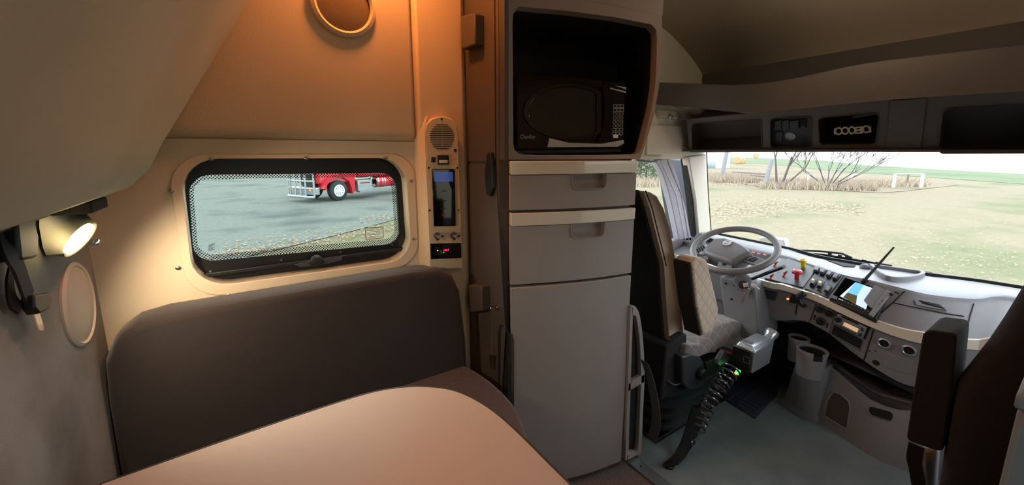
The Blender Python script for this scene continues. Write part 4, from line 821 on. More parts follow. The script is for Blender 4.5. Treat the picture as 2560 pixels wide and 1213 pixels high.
q = rq([V(2170, 1014, 0), V(2235, 1031, 0), V(2232, 1055, 0), V(2172, 1036, 0)], .45, 4)
a, n = SCW.poly([(p.x, p.y) for p in q]); c_ = sum(a, V(0, 0, 0))/len(a)
gh = O('grip_rim', MB().plate([c_+(p-c_)*1.07 for p in a], [c_+(p-c_)*.96 for p in a], n*.005), 'dash', t, bevel=.0015); O('grip_opening', MB().prism([c_+(p-c_)*.97+n*.0015 for p in a], n*.001), 'void', t, label='dark oblong grip opening')
O('tray', MB().grid([[V(2.24, y, z) for y, z in ((.68, .36), (.45, .335), (.3, .31), (0, .30), (-.5, .30))], [V(2.38, y, z+.01) for y, z in ((.68, .36), (.45, .335), (.3, .31), (0, .30), (-.5, .30))], [V(2.6, y, .36) for y in (.68, .45, .3, 0, -.5)]]), 'panel', t, solid=.008)
O('tray_lip', MB().tube(bez([W(x, y, 'X', 2.22) for x, y in ((2078, 905), (2150, 955), (2200, 985), (2290, 1010))]+[V(2.22, 0, .34)], 5), .012, 8), 'panel', t)
for x in (2082, 2105, 2128): O('tray_divider', MB().prism([W(x, 890, 'X', 2.4), W(x+7, 892, 'X', 2.4), W(x+5, 935, 'X', 2.4), W(x-2, 930, 'X', 2.4)], (.01, 0, 0)), 'dash', t)
t = T('cup_holder', 'grey twin cup holder on a moulded pedestal between the driver seat and console', 'cup holder', (2.15, .7, 0))
pb = [W(1945, 1008, 'Z', 0), W(1990, 1040, 'Z', 0), W(2047, 1062, 'Z', 0)]; 
pt_ = [W(1987, 905, 'X', 2.10), W(2020, 925, 'X', 2.08), W(2064, 925, 'X', 2.12)]
pbb = pb+[pb[2]+V(.25, -.02, 0), pb[0]+V(.25, 0, 0)]; ptt = pt_+[pt_[2]+V(.15, 0, 0), pt_[0]+V(.12, 0, 0)]
def ringl(L, k=.18):
    c_ = sum(L, V(0, 0, 0))/len(L); out = []; n = len(L)
    for i, p in enumerate(L): out += [p.lerp(L[i-1], k), p.lerp(c_, k*.35), p.lerp(L[(i+1) % n], k)]
    return out
mids = [a.lerp(b, .12) for a, b in zip(pbb, ptt)]; mids = [sum(mids, V(0, 0, 0))/5+(p-sum(mids, V(0, 0, 0))/5)*.9 for p in mids]
O('pedestal', MB().loft([ringl(pbb), ringl([p+V(0, 0, .035) for p in pbb]), ringl([a.lerp(b, .22) for a, b in zip(pbb, ptt)]) if False else ringl([V(p.x, p.y, p.z) for p in mids]), ringl(ptt)]), 'dash', t, ang=50, bevel=.004)
def cup(x, y, X, r, h, gap):
    c_ = W(x, y, 'X', X); mb = MB(); n = 40; g0 = math.radians(gap[0]); g1 = math.radians(gap[1]); 
    mb.lathe([(r*.82, -h), (r*.94, -.035), (r*.86, -.035), (r*.84, -.075), (0, -.075)], c_, (0, 0, 1), n)
    b = O('cup_well', mb, 'dash', t, ang=40); arcs = [g1+(2*PI-(g1-g0))*i/n for i in range(n+1)]
    mb = MB().loft([[c_+V(math.cos(a)*q, math.sin(a)*q, z) for q, z in ((r*.93, -.037), (r, -.004), (r*.98, 0), (r*.88, 0), (r*.84, -.037))] for a in arcs]); O('cup_rim', mb, 'dash', b, ang=40)
    O('cup_liner', MB().lathe([(r*.835, -.012), (r*.8, -.06), (0, -.06)], c_, (0, 0, 1), n, caps=False), 'void', b)
cup(1998, 843, 2.18, .045, .12, (0, 1)); cup(2031, 873, 2.12, .062, .13, (205, 245))
# rubber mat
t = T('rubber_mat', 'black ribbed rubber floor mat in front of the driver seat', 'mat', (2.3, 1.0, 0))
mp = [W(x, y, 'Z', .001) for x, y in ((1812, 1001), (1888, 1049), (1942, 991), (1946, 978), (1944, 970), (1962, 955), (1990, 905), (1990, 870), (1850, 870), (1790, 950))]
O('mat_sheet', MB().prism(mp, (0, 0, .010)), 'mat_', t, bevel=.002)
def inside(x, y):
    c_ = False
    for i in range(len(mp)):
        a, b = mp[i], mp[i-1]
        if (a.y > y) != (b.y > y) and x < (b.x-a.x)*(y-a.y)/(b.y-a.y)+a.x: c_ = not c_
    return c_
rb = MB(); lo_x = min(p.x for p in mp); hi_x = max(p.x for p in mp); lo_y = min(p.y for p in mp); hi_y = max(p.y for p in mp)
def runs(f, a, b, st=.01):
    r = None; x = a; out = []
    while x <= b:
        if f(x):
            if r is None: r = x
        elif r is not None: out.append((r+st, x-2*st)); r = None
        x += st
    if r is not None: out.append((r, b))
    return [q for q in out if q[1]-q[0] > .03]
x = lo_x+.02
while x < hi_x:
    for a, b in runs(lambda y: inside(x, y), lo_y, hi_y): rb.box((x-.003, a, .0105), (x+.003, b, .016))
    x += .036
y = lo_y+.02; k = 0
while y < hi_y:
    for a, b in runs(lambda x: inside(x, y), lo_x, hi_x): rb.box((a, y-.004, .0105), (b, y+.004, .018))
    y += .045 if k % 2 else .09; k += 1
O('mat_ribs', rb, 'mat_', t)
t = T('brake_pedal', 'small grey foot pedal above the rubber mat', 'pedal', tuple(W(1975, 905, 'X', 2.45)))
O('pedal_pad', MB().prism([W(x, y, 'X', 2.45) for x, y in ((1948, 902), (1985, 908), (1992, 930), (1975, 926))], (.02, 0, .01)), 'panel', t, bevel=.003)
O('pedal_arm', MB().tube([W(1970, 910, 'X', 2.47), V(2.52, .95, .5)], .01, 8), 'black', t)

# ================================================================ DRIVER SEAT
t = DS = T('driver_seat', 'brown air-suspended driver seat with upright backrest seen from behind', 'seat', (1.5, 1.08, 0))
PS_ = Pl((0, .98, 0), (0, 1, 0))
prf = [(1612, 478), (1628, 480), (1645, 490), (1662, 520), (1680, 580), (1692, 650), (1705, 740), (1712, 840), (1716, 900), (1684, 905), (1676, 840), (1668, 740), (1664, 665), (1648, 600), (1628, 520)]
s1 = [PS_(x, y) for x, y in prf]; s2 = [p+V(0, .38, 0) for p in s1]
fr_n = 9
O('backrest', MB().loft([[p+V(0, .03, 0)-(p-PS_(1675, 700))*.06 for p in s1], s1, s2, [p+V(0, -.0, 0)-(p-(PS_(1675, 700)+V(0, .38, 0)))*.06+V(0, .02, 0) for p in s2]]), 'seatl', t, bevel=.012, seg=4, ang=50)
# dark shell over the back, a little inside the side face
bk_ = [(1612, 477), (1628, 520), (1648, 600), (1664, 665), (1668, 740), (1676, 840), (1684, 905)]
a = [PS_(x, y) for x, y in bk_]; O('back_shell', MB().loft([[p+V(-.012, .03, 0) for p in a]+[p+V(.012, .03, 0) for p in a][::-1], [p+V(-.012, .37, 0) for p in a]+[p+V(.012, .37, 0) for p in a][::-1]]), 'seatd', t, bevel=.006, label='black cloth back shell')
O('piping', MB().tube([PS_(x+1, y, .002) for x, y in bk_[:4]], .0025, 6), 'strapk', t)
PQ = Pl((0, .86, 0), (0, 1, 0))
ar = [(1731, 660), (1737, 650), (1745, 645), (1758, 645), (1768, 651), (1775, 680), (1790, 740), (1797, 772), (1796, 793), (1782, 824), (1768, 838), (1758, 840), (1752, 810), (1742, 764)]
a = [PQ(x, y) for x, y in ar]; c_ = sum(a, V(0, 0, 0))/len(a)
O('armrest', MB().loft([[p.lerp(c_, .05) for p in a], [p+V(0, .008, 0) for p in a], [p+V(0, .075, 0) for p in a]]), 'quilt', t, bevel=.005, seg=3, label='raised tan quilted armrest')
O('armrest_back', MB().loft([[PQ(x-2, y)+V(-.004, .006, 0) for x, y in ((1731, 660), (1742, 764), (1752, 812), (1757, 842))]+[PQ(x, y)+V(.03, .012, 0) for x, y in ((1757, 842), (1752, 812), (1742, 764), (1731, 655))], [PQ(x-2, y)+V(-.004, .08, 0) for x, y in ((1731, 660), (1742, 764), (1752, 812), (1757, 842))]+[PQ(x, y)+V(.03, .08, 0) for x, y in ((1757, 842), (1752, 812), (1742, 764), (1731, 655))]]), 'seatd', t, bevel=.004, label='black armrest back')
# cushion: bolstered front
cu = [(1706, 905), (1712, 862), (1740, 862), (1765, 842), (1792, 812), (1830, 800), (1868, 806), (1893, 822), (1901, 838), (1896, 862), (1870, 872), (1812, 880), (1760, 885)]
PCu = Pl((0, .95, 0), (0, 1, 0)); a = [PCu(x, y) for x, y in cu]; c_ = sum(a, V(0, 0, 0))/len(a)
O('cushion', MB().loft([[p.lerp(c_, .12)+V(0, -.012, 0) for p in a], [p.lerp(c_, .03) for p in a], [p+V(0, .04, 0) for p in a], [p+V(0, .12, -.0) for p in a], [p+V(0, .16, -.02) for p in a], [p+V(0, .28, -.02) for p in a], [p+V(0, .32, 0) for p in a], [p+V(0, .40, 0) for p in a]]), 'quiltg', t, bevel=.008, seg=3, ang=60, label='grey quilted cushion')
PZ = Pl((0, .93, 0), (0, 1, 0))
O('side_cover', MB().prism([PZ(x, y) for x, y in ((1706, 893), (1725, 888), (1752, 893), (1765, 915), (1760, 935), (1762, 958), (1745, 972), (1722, 975), (1708, 960))], (0, .05, 0)), 'panel', t, bevel=.008, seg=3, label='grey recliner cover')
O('recliner_knob', MB().lathe([(.030, 0), (.030, .02), (.024, .028), (0, .03)], PZ(1748, 932, .0), (0, -1, 0), 8), 'black', t, bevel=.003)
O('seat_pan', MB().box((1.56, .97, .36), (1.95, 1.36, .43)), 'black', t, bevel=.01)
O('side_rail', MB().prism([PZ(x, y, .01) for x, y in ((1760, 905), (1800, 890), (1818, 905), (1800, 925), (1762, 930))], (0, .03, 0)), 'black', t, bevel=.004)
def sqring(cx, cy, w_, d_, z): return [V(cx+(x-.5)*w_, cy+(y-.5)*d_, z) for x, y in rrect(1, 1, .2, 4)]
lp = []; nz = 6
for i in range(nz):
    z = .02+.058*i; lp += [sqring(1.72, 1.17, .46, .38, z), sqring(1.72, 1.17, .50, .42, z+.02), sqring(1.72, 1.17, .50, .42, z+.036), sqring(1.72, 1.17, .45, .37, z+.05)]
O('bellows', MB().loft(lp), 'rubber', t, ang=30, label='black ribbed suspension bellows')
O('seat_rail', MB().box((1.44, .98, 0), (2.05, 1.36, .02)), 'black', t, bevel=.004)
O('skirt', MB().prism([V(1.44, .97, .22), V(1.45, .97, .48), V(1.60, .97, .50), V(1.62, .97, .34), V(1.56, .97, .24)], (0, .38, 0)), 'seatd', t, bevel=.01)
O('air_hose', MB().tube(bez([V(1.46, .99, .33), V(1.50, .95, .29), V(1.60, .95, .30), V(1.66, .97, .35)], 5), .006, 8), 'black', t)
# gear selector
X0 = W(1885, 905, 'Y', .76).x; zt = W(1889, 881, 'Y', .76).z; zb_ = W(1885, 936, 'Y', .76).z
t = T('gear_selector', 'silver and black gear selector box with a silver knob beside the driver seat', 'gear selector', (X0+.05, .80, zb_))
PGx = Pl((X0, 0, 0), (1, 0, 0)); PGy = Pl((0, .76, 0), (0, 1, 0))
Lx = W(1836, 880, 'X', X0).y; Rx = W(1931, 900, 'Y', .76).x
O('selector_box', MB().loft([[V(X0+.01, .765, zb_), V(Rx-.01, .765, zb_), V(Rx-.01, Lx, zb_), V(X0+.01, Lx, zb_)], [V(X0, .76, zt), V(Rx, .76, zt), V(Rx, Lx, zt), V(X0, Lx, zt)], [V(X0+.015, .78, zt+.018), V(Rx-.01, .78, zt+.018), V(Rx-.01, Lx-.01, zt+.018), V(X0+.015, Lx-.01, zt+.018)]]), 'silver', t, bevel=.006, seg=3)
O('rear_cover', MB().box((X0-.008, .772, zb_), (X0+.004, Lx+.006, zt-.002)), 'black', t, bevel=.004, label='black rear cover')
O('rear_label', MB().plate(rq([V(X0-.0085, .80, zt-.03), V(X0-.0085, .774, zt-.03), V(X0-.0085, .774, zt-.06), V(X0-.0085, .80, zt-.06)], .1, 2), rq([V(X0-.0085, .799, zt-.031), V(X0-.0085, .775, zt-.031), V(X0-.0085, .775, zt-.059), V(X0-.0085, .799, zt-.059)], .1, 2), (-.0004, 0, 0)), 'greyprint', t)
O('top_plate', MB().box((X0+.03, .79, zt+.0185), (X0+.05, Lx-.02, zt+.0195)), 'steel', t)
kt = W(1930, 832, 'Y', .79); kb = W(1909, 866, 'Y', .79)
O('selector_knob', MB().tube(bez([kb-V(0, 0, .02), kb, kb.lerp(kt, .6), kt, kt+(kt-kb)*.12], 4), [.012]*3+[.017]*3+[.023]*4+[.028]*4+[.023, .015, .004], 18), 'silver', t)
O('mount_arm', MB().box((X0+.02, Lx, zb_+.01), (X0+.08, .96, zb_+.04)), 'black', t, bevel=.004)
gp = W(1845, 930, 'Y', .83); O('green_light', MB().box((gp.x-.012, gp.y-.006, gp.z-.007), (gp.x+.012, gp.y+.006, gp.z+.007)), 'ledgreen', t, label='small green light')
O('orange_tab', MB().box((gp.x-.03, gp.y-.004, gp.z-.004), (gp.x-.016, gp.y+.004, gp.z+.004)), 'orange', t)
# buckle, belt, coil
t = T('seat_belt', 'black driver seat belt with sleeve running from the buckle stalk down to the floor', 'seat belt', tuple(W(1672, 1165, 'Z', 0)))
bq = lambda x, y, Y=.87: W(x, y, 'Y', Y)
O('buckle', MB().prism([bq(x, y) for x, y in ((1812, 877), (1826, 886), (1829, 894), (1806, 920), (1793, 912), (1797, 900))], (0, .022, 0)), 'panel', t, bevel=.004)
O('release_button', MB().prism([bq(x, y, .867) for x, y in ((1814, 877), (1829, 883), (1831, 889), (1817, 883))], (0, .026, 0)), 'red', t, bevel=.001, label='red release button')
O('buckle_stalk', MB().strap(bez([bq(1803, 914), bq(1790, 940), bq(1770, 985), bq(1752, 1010)], 4), V(.016, .004, .006), .006), 'black', t)
O('belt_sleeve', MB().strap(bez([bq(1750, 1012), bq(1738, 1050, .87), bq(1722, 1100, .87), W(1698, 1140, 'Y', .87), W(1676, 1162, 'Z', .02)], 5), [V(.027, -.018, .006)]*21, .010), 'strapk', t)
O('anchor_bolt', MB().lathe([(.022, 0), (.022, .006), (.012, .012), (.012, .02), (0, .02)], W(1672, 1166, 'Z', 0), (0, 0, 1), 12), 'black', t)
O('clip', MB().lathe([(.008, 0), (.008, .006), (0, .007)], bq(1754, 1012, .862), (0, -1, 0), 14), 'chrome', t)
t = T('coiled_air_hose', 'glossy black coiled air hose hanging beside the driver seat', 'hose', tuple(bq(1735, 1100, .82)))
ax = bez([bq(1830, 922, .82), bq(1808, 950, .82), bq(1785, 985, .82), bq(1766, 1020, .82), bq(1752, 1060, .82), bq(1745, 1085, .82)], 8); ax = resamp(ax, 30)
co = []; turns = 12; n_ = turns*14
for i in range(n_):
    f = i/(n_-1)*(len(ax)-1); j = min(int(f), len(ax)-2); p = ax[j].lerp(ax[j+1], f-j); d_ = (ax[j+1]-ax[j]).normalized(); u = d_.cross(V(0, 1, 0)).normalized(); v = d_.cross(u)
    r = .038*(1-.38*i/n_); a = 2*PI*i/14; co.append(p+u*r*math.cos(a)+v*r*math.sin(a))
co += bez([co[-1], bq(1738, 1098, .83), bq(1729, 1105, .83), bq(1732, 1112, .83), bq(1738, 1104, .82)], 4)[1:]
O('coil', MB().tube(co, .0045, 6), mat('gloss_black_hose', (62, 64, 70), .15, coat=1), t)
t = T('lap_belt', 'dark webbing strap curving down behind the driver seat by the cabinet', 'belt', tuple(W(1632, 1098, 'X', 1.29)))
O('webbing', MB().strap(bez([W(1612, 905, 'X', 1.29), W(1626, 950, 'X', 1.285), W(1638, 1010, 'X', 1.28), W(1640, 1060, 'X', 1.285), W(1628, 1100, 'X', 1.29)], 5), V(0, .02, .004), .004), 'strap', t)

# ================================================================ PASSENGER SEAT
t = T('passenger_seat', 'dark cloth passenger seat at the right edge with its armrest raised', 'seat', (1.1, -.2, 0))
sl_ = [(2335, 1225), (2350, 1130), (2366, 1030), (2380, 968), (2410, 932), (2453, 877), (2502, 804), (2562, 706)]
a = [W(x, y, 'X', 1.0) for x, y in sl_]; a = [V(1.0, a[0].y, .42)]+a+[V(1.0, -.03, 1.2), V(1.0, -.36, 1.2), V(1.0, -.44, .9), V(1.0, -.47, .42)]
O('backrest', MB().loft([[V(p.x-.0, -.17+(p.y+.17)*.93, .42+(p.z-.42)*.98) for p in a], [p+V(.03, 0, 0) for p in a], [p+V(.12, 0, 0) for p in a]]), 'seatd', t, bevel=.015, seg=4, ang=50)
al = [(2306, 838), (2314, 829), (2330, 826), (2385, 834), (2392, 846), (2378, 1000), (2356, 1128), (2340, 1128), (2272, 1104), (2266, 1094), (2280, 1000)]
a = [W(x, y, 'X', 1.02) for x, y in al]; O('armrest', MB().loft([[p+V(-.0, 0, 0) for p in a], [V(p.x+.02, p.y, p.z) for p in a], [V(p.x+.11, p.y, p.z) for p in a]]), 'seatd', t, bevel=.01, seg=4)
O('armrest_face', MB().prism([W(x, y, 'X', 1.10) for x, y in ((2390, 838), (2403, 848), (2403, 880), (2392, 940), (2380, 972), (2370, 980))], (.04, 0, 0)), 'quilt', t, bevel=.004, label='paler inner armrest face')
O('seat_cushion', MB().box((1.12, -.44, .38), (1.6, .06, .50)), 'seatd', t, bevel=.04, seg=4)
O('seat_riser', MB().box((1.15, -.38, 0), (1.55, .0, .39)), 'rubber', t, bevel=.02)
O('belt_loop', MB().strap(bez([W(2292, 1112, 'X', 1.1), W(2286, 1150, 'X', 1.1), W(2292, 1180, 'X', 1.1), W(2300, 1225, 'X', 1.1)], 5), V(0, .012, 0), .004), 'strapk', t)
O('side_bracket', MB().prism([W(x, y, 'X', 1.12) for x, y in ((2300, 1120), (2345, 1126), (2335, 1240), (2312, 1240), (2305, 1180))], (.03, 0, 0)), 'dash', t, bevel=.008)
zc = W(2560, 985, 'X', .72).z; t = T('low_cabinet', 'grey-blue low cabinet beside the passenger seat at the bottom right corner', 'cabinet', (.8, -.3, 0)); yc = W(2500, 1200, 'X', .72).y
O('body', MB().box((.72, -.61, .0), (.93, yc, zc-.02)), 'closet', t, bevel=.006); O('cabinet_top', MB().box((.715, -.61, zc-.02), (.93, yc+.003, zc)), 'closet', t, bevel=.004)

# ================================================================ OVERHEAD
t = T('overhead_console', 'dark brown overhead console with open pockets above the windscreen', 'console', (2.1, .4, 1.3))
ft = [W(x, y, 'X', 1.85) for x, y in ((1600, 205), (1648, 207), (1740, 210), (1826, 213))]+[W(x, y, 'X', 1.85) for x, y in ((1950, 203), (2146, 162), (2341, 137), (2560, 113), (2800, 90))]
fb = [W(x, y, 'X', 1.86) for x, y in ((1600, 256), (1642, 262), (1747, 270), (1833, 280), (1927, 279), (2044, 266), (2279, 245), (2560, 228), (2800, 210))]
ftr = resamp(bez(ft, 4), 40); fbr = resamp(bez(fb, 4), 40)
O('header_lip', MB().grid([[p+V(.5, 0, .03) for p in ftr], [p+V(.03, 0, .004) for p in ftr], ftr, [a.lerp(b, .5)+V(-.006, 0, 0) for a, b in zip(ftr, fbr)], [a.lerp(b, .9) for a, b in zip(ftr, fbr)], fbr]), 'head', t, ang=50)
xs = [1716, 1915, 2037, 2218, 2312, 2700]
tops = [(1716, 299), (1927, 279), (2044, 266), (2279, 245), (2560, 228), (2800, 212)]
def ty(x):
    for a, b in zip(tops, tops[1:]):
        if a[0] <= x <= b[0]: return a[1]+(b[1]-a[1])*(x-a[0])/(b[0]-a[0])
PO = P3(W(1716, 299, 'X', 2.05), W(2560, 228, 'X', 2.05), W(1724, 381, 'X', 2.2))
by = lambda x: 381-2*(x-1716)/844
holes = {0: [(1728, 309), (1904, 297), (1906, 371), (1730, 377)], 1: [(1925, 295), (2031, 289), (2029, 371), (1925, 371)], 2: [(2044, 295), (2199, 281), (2189, 363), (2048, 363)], 4: [(2357, 270), (2640, 256), (2600, 376), (2345, 375)]}
for i in range(5):
    x0, x1 = xs[i], xs[i+1]; x0b = x0+8 if i == 0 else x0; q = [PO(x0, ty(x0)), PO(x1, ty(x1)), PO(x1, by(x1)), PO(x0b, by(x0b))]
    if i in holes:
        h = rq([PO(x, y) for x, y in holes[i]], .12); fr_ = O('pocket_frame', MB().plate(sq(q, len(h)), h, PO.n*-.01), 'head', t, ang=30)
        dd = {0: .10, 1: .025, 2: .12, 4: .05}[i]
        O('pocket_rim', MB().plate([p+PO.n*0 for p in h], [p.lerp(sum(h, V(0, 0, 0))/len(h), .015) for p in h], PO.n*.004), 'head', fr_, bevel=.001)
        O('pocket_lining', MB().loft([[p-PO.n*.008 for p in h], [p-PO.n*dd for p in h]], caps=False).add([p-PO.n*dd for p in h], [list(range(len(h)))]), {0: 'plasticd', 1: 'panel', 2: 'void', 4: 'panel'}[i], fr_)
        if i == 1:
            for k, (a, b) in enumerate(((1933, 1950), (1952, 1969), (1971, 1993))):
                O('blank_switch', MB().prism([PO(x, y, -.024) for x, y in ((a, 308), (b, 306), (b, 329), (a, 331))], PO.n*.010), 'panel', fr_, bevel=.002)
            O('blank_switch', MB().prism([PO(x, y, -.024) for x, y in ((1934, 337), (1953, 337), (1951, 360), (1934, 360))], PO.n*.005), 'panel', fr_, bevel=.002)
            O('clip_slot', MB().prism([PO(x, y, -.024) for x, y in ((1995, 306), (2012, 305), (2010, 326), (2003, 320), (1996, 326))], PO.n*.004), 'void', fr_)
            O('socket_ring', MB().lathe([(.017, 0), (.019, .004), (.0215, .004), (.0225, 0)], PO(1971, 348, -.024), PO.n, 28), 'silver', fr_)
        if i == 2: O('pocket_shelf', MB().prism([PO(x, y, -.09) for x, y in ((2118, 314), (2196, 302), (2196, 308), (2118, 320))], PO.n*.03), 'panel', fr_, bevel=.002)
    else: O('rib', MB().prism([p-PO.n*.012 for p in q], PO.n*.012), 'head', t)
O('vertical_rib', MB().prism([PO(x, y) for x, y in ((2228, ty(2228)), (2318, ty(2318)), (2302, 379), (2215, 379))], PO.n*.006), 'head', t, bevel=.006)
O('console_underside', MB().prism([V(2.17, 1.44, 1.312), V(2.17, -.6, 1.305), V(2.42, -.6, 1.32), V(2.42, 1.44, 1.325)], (0, 0, .01)), 'head', t)
O('console_top', MB().grid([fbr[14:], [PO(px_, ty(max(1716, px_)), .0) for px_ in [1870+(2700-1870)*i/25 for i in range(26)]]]), 'head', t, ang=60)
O('end_cap', MB().prism([PO(1716, 299), PO(1724, 381), PO(1724, 381)+V(.2, .02, 0), PO(1716, 299)+V(.3, .02, 0)], (0, -.01, 0)), 'head', t)
S('ceiling', MB().grid([[V(1.86, 1.45, 1.60), V(1.86, 1.0, 1.515), V(1.90, .86, 1.50)], [V(2.35, 1.45, 1.50), V(2.35, 1.0, 1.50), V(2.35, .86, 1.50)]]), 'trimw', solid=.004)
# visor, chrome insert, dome lamp
t = T('sun_visor', 'dark folded sun visor at the top right of the windscreen', 'visor', tuple(W(2450, 382, 'X', 2.16)))
O('visor_blade', MB().prism([W(x, y, 'X', 2.16) for x, y in ((2347, 374), (2560, 373), (2700, 373), (2700, 384), (2355, 385), (2349, 382))], (.02, 0, 0)), 'panel', t, bevel=.003)
t = T('gauge_trim_plate', 'cream plate with four round holes standing in the middle overhead pocket', 'trim plate', tuple(PO(2122, 356, -.04)))
po = lambda x, y, d=-.045: PO(x, y, d)
def cir(x, y, r, n=20): return [(x+r*math.cos(a), y+r*1.05*math.sin(a)) for a in [2*PI*i/n for i in range(n)]]
for i, (x, y) in enumerate(((2088, 343), (2104, 342), (2121, 341), (2157, 339))):
    O('ring', MB().plate([po(*p) for p in cir(x, y, 9.6 if i < 3 else 9.5)], [po(*p) for p in cir(x, y, 6)], PO.n*.006), 'cream', t, bevel=.001)
O('plate_bar', MB().prism([po(x, y) for x, y in ((2129, 333), (2132, 333), (2132, 350), (2129, 350))], PO.n*.0055), 'cream', t); O('plate_bar', MB().prism([po(x, y) for x, y in ((2142, 332), (2149, 332), (2149, 349), (2142, 349))], PO.n*.0055), 'cream', t)
for a, b in ((333, 336), (339.5, 343.5), (347, 350)): O('plate_bar', MB().prism([po(x, y) for x, y in ((2129, a), (2146, a-1), (2146, b-1), (2129, b))], PO.n*.005), 'cream', t)
O('plate_end', MB().prism([po(x, y) for x, y in ((2076, 337), (2081, 336), (2081, 351), (2076, 350))], PO.n*.006), 'cream', t); O('plate_end', MB().prism([po(x, y) for x, y in ((2164, 331), (2169, 332), (2170, 346), (2164, 348))], PO.n*.006), 'cream', t)
t = T('dome_lamp', 'small beige cab lamp with clear lenses under the header above the driver door', 'lamp', tuple(PD(1675, 292, .02)))
O('lamp_base', MB().prism(PD.poly([(1638, 274), (1712, 283), (1710, 301), (1640, 294)]), (0, -.03, 0)), 'creamm', t, bevel=.005)
for x in (1662, 1682): O('lens', MB().lathe([(.016, 0), (.014, .010), (0, .014)], PD(x, 293, .032), (0, -1, -.6), 18), 'silver', t)

# ================================================================ OUTSIDE
def G(x, y, z=GZ): return W(x, y, 'Z', z)
S('ground', MB().grid([[V(-400, -400, GZ-.03), V(3000, -400, GZ-.03)], [V(-400, 3000, GZ-.03), V(3000, 3000, GZ-.03)]]), None) if False else None
def gmat(name, c1, c2, c3, s1_, s2_):
    m = D.materials.new(name); m.use_nodes = True; nt = m.node_tree; N_ = nt.nodes; L_ = nt.links; b = N_['Principled BSDF']; b.inputs['Roughness'].default_value = .95; b.inputs['Specular IOR Level'].default_value = .1
    tc = N_.new('ShaderNodeTexCoord'); last = None
    a = N_.new('ShaderNodeTexNoise'); a.inputs['Scale'].default_value = s1_; a.inputs['Detail'].default_value = 8; a.inputs['Roughness'].default_value = .7
    c = N_.new('ShaderNodeTexNoise'); c.inputs['Scale'].default_value = s2_; c.inputs['Detail'].default_value = 4
    for n_ in (a, c): L_.new(tc.outputs['Object'], n_.inputs['Vector'])
    def mr(o, lo, hi):
        r = N_.new('ShaderNodeMapRange'); r.inputs[1].default_value = lo; r.inputs[2].default_value = hi; L_.new(o, r.inputs[0]); return r.outputs[0]
    def mx(f, A_, B_):
        x = N_.new('ShaderNodeMix'); x.data_type = 'RGBA'
        for v, k in ((A_, 6), (B_, 7)):
            if isinstance(v, tuple): x.inputs[k].default_value = rgb([q_*.87 for q_ in v])
            else: L_.new(v, x.inputs[k])
        L_.new(f, x.inputs[0]); return x.outputs[2]
    o = mx(mr(a.outputs[0], .38, .62), c1, c2); o = mx(mr(c.outputs[0], .5, .66), o, c3); L_.new(o, b.inputs['Base Color']); return m
lawn = gmat('autumn_lawn', (135, 128, 104), (149, 138, 116), (119, 122, 92), 5, .25)
gravel = gmat('grey_gravel', (122, 126, 124), (146, 147, 142), (104, 108, 108), 8, .35)
stub = gmat('pale_stubble_field', (190, 184, 170), (200, 194, 182), (182, 174, 158), .6, .02)
green = gmat('green_crop_strip', (112, 126, 96), (124, 134, 106), (106, 118, 90), 3, .1)
rough_ = gmat('rough_dry_grass', (138, 126, 108), (152, 138, 120), (124, 118, 94), 3, .2)
def field(pts, m, z): return S('ground', MB().add(pts, [list(range(len(pts)))]), m)
field([V(-60, -80, GZ-.02), V(500, -80, GZ-.02), V(500, 400, GZ-.02), V(-60, 400, GZ-.02)], lawn, 0)
z_ = GZ+.0
field([G(x, y, z_) for x, y in ((200, 440), (1150, 437), (1150, 505), (1040, 535), (960, 556), (880, 578), (790, 600), (700, 622), (600, 645), (480, 680), (300, 740))], gravel, 0)
field([V(70, -200, z_)]+[G(x, y, z_) for x, y in ((2800, 458), (2560, 436), (2330, 424), (2152, 413), (2060, 404), (1880, 395), (1700, 390))]+[V(400, 700, z_), V(2500, 900, z_), V(2500, -900, z_)], stub, 0)
field([G(x, y, z_+.001) for x, y in ((2800, 480), (2560, 460), (2330, 444), (2152, 432), (2060, 425), (1960, 414), (1880, 408), (1790, 408), (1790, 395), (1880, 394), (2060, 402), (2152, 412), (2330, 423), (2560, 435), (2800, 456))], green, 0)
field([G(x, y, z_+.002) for x, y in ((1700, 445), (1800, 452), (1900, 466), (2050, 474), (2200, 482), (2260, 478), (2330, 470), (2400, 462), (2330, 448), (2152, 437), (2060, 430), (1960, 420), (1700, 418))], rough_, 0)
field([G(x, y, z_+.002) for x, y in ((300, 437), (900, 437), (900, 440), (300, 440))], rough_, 0)
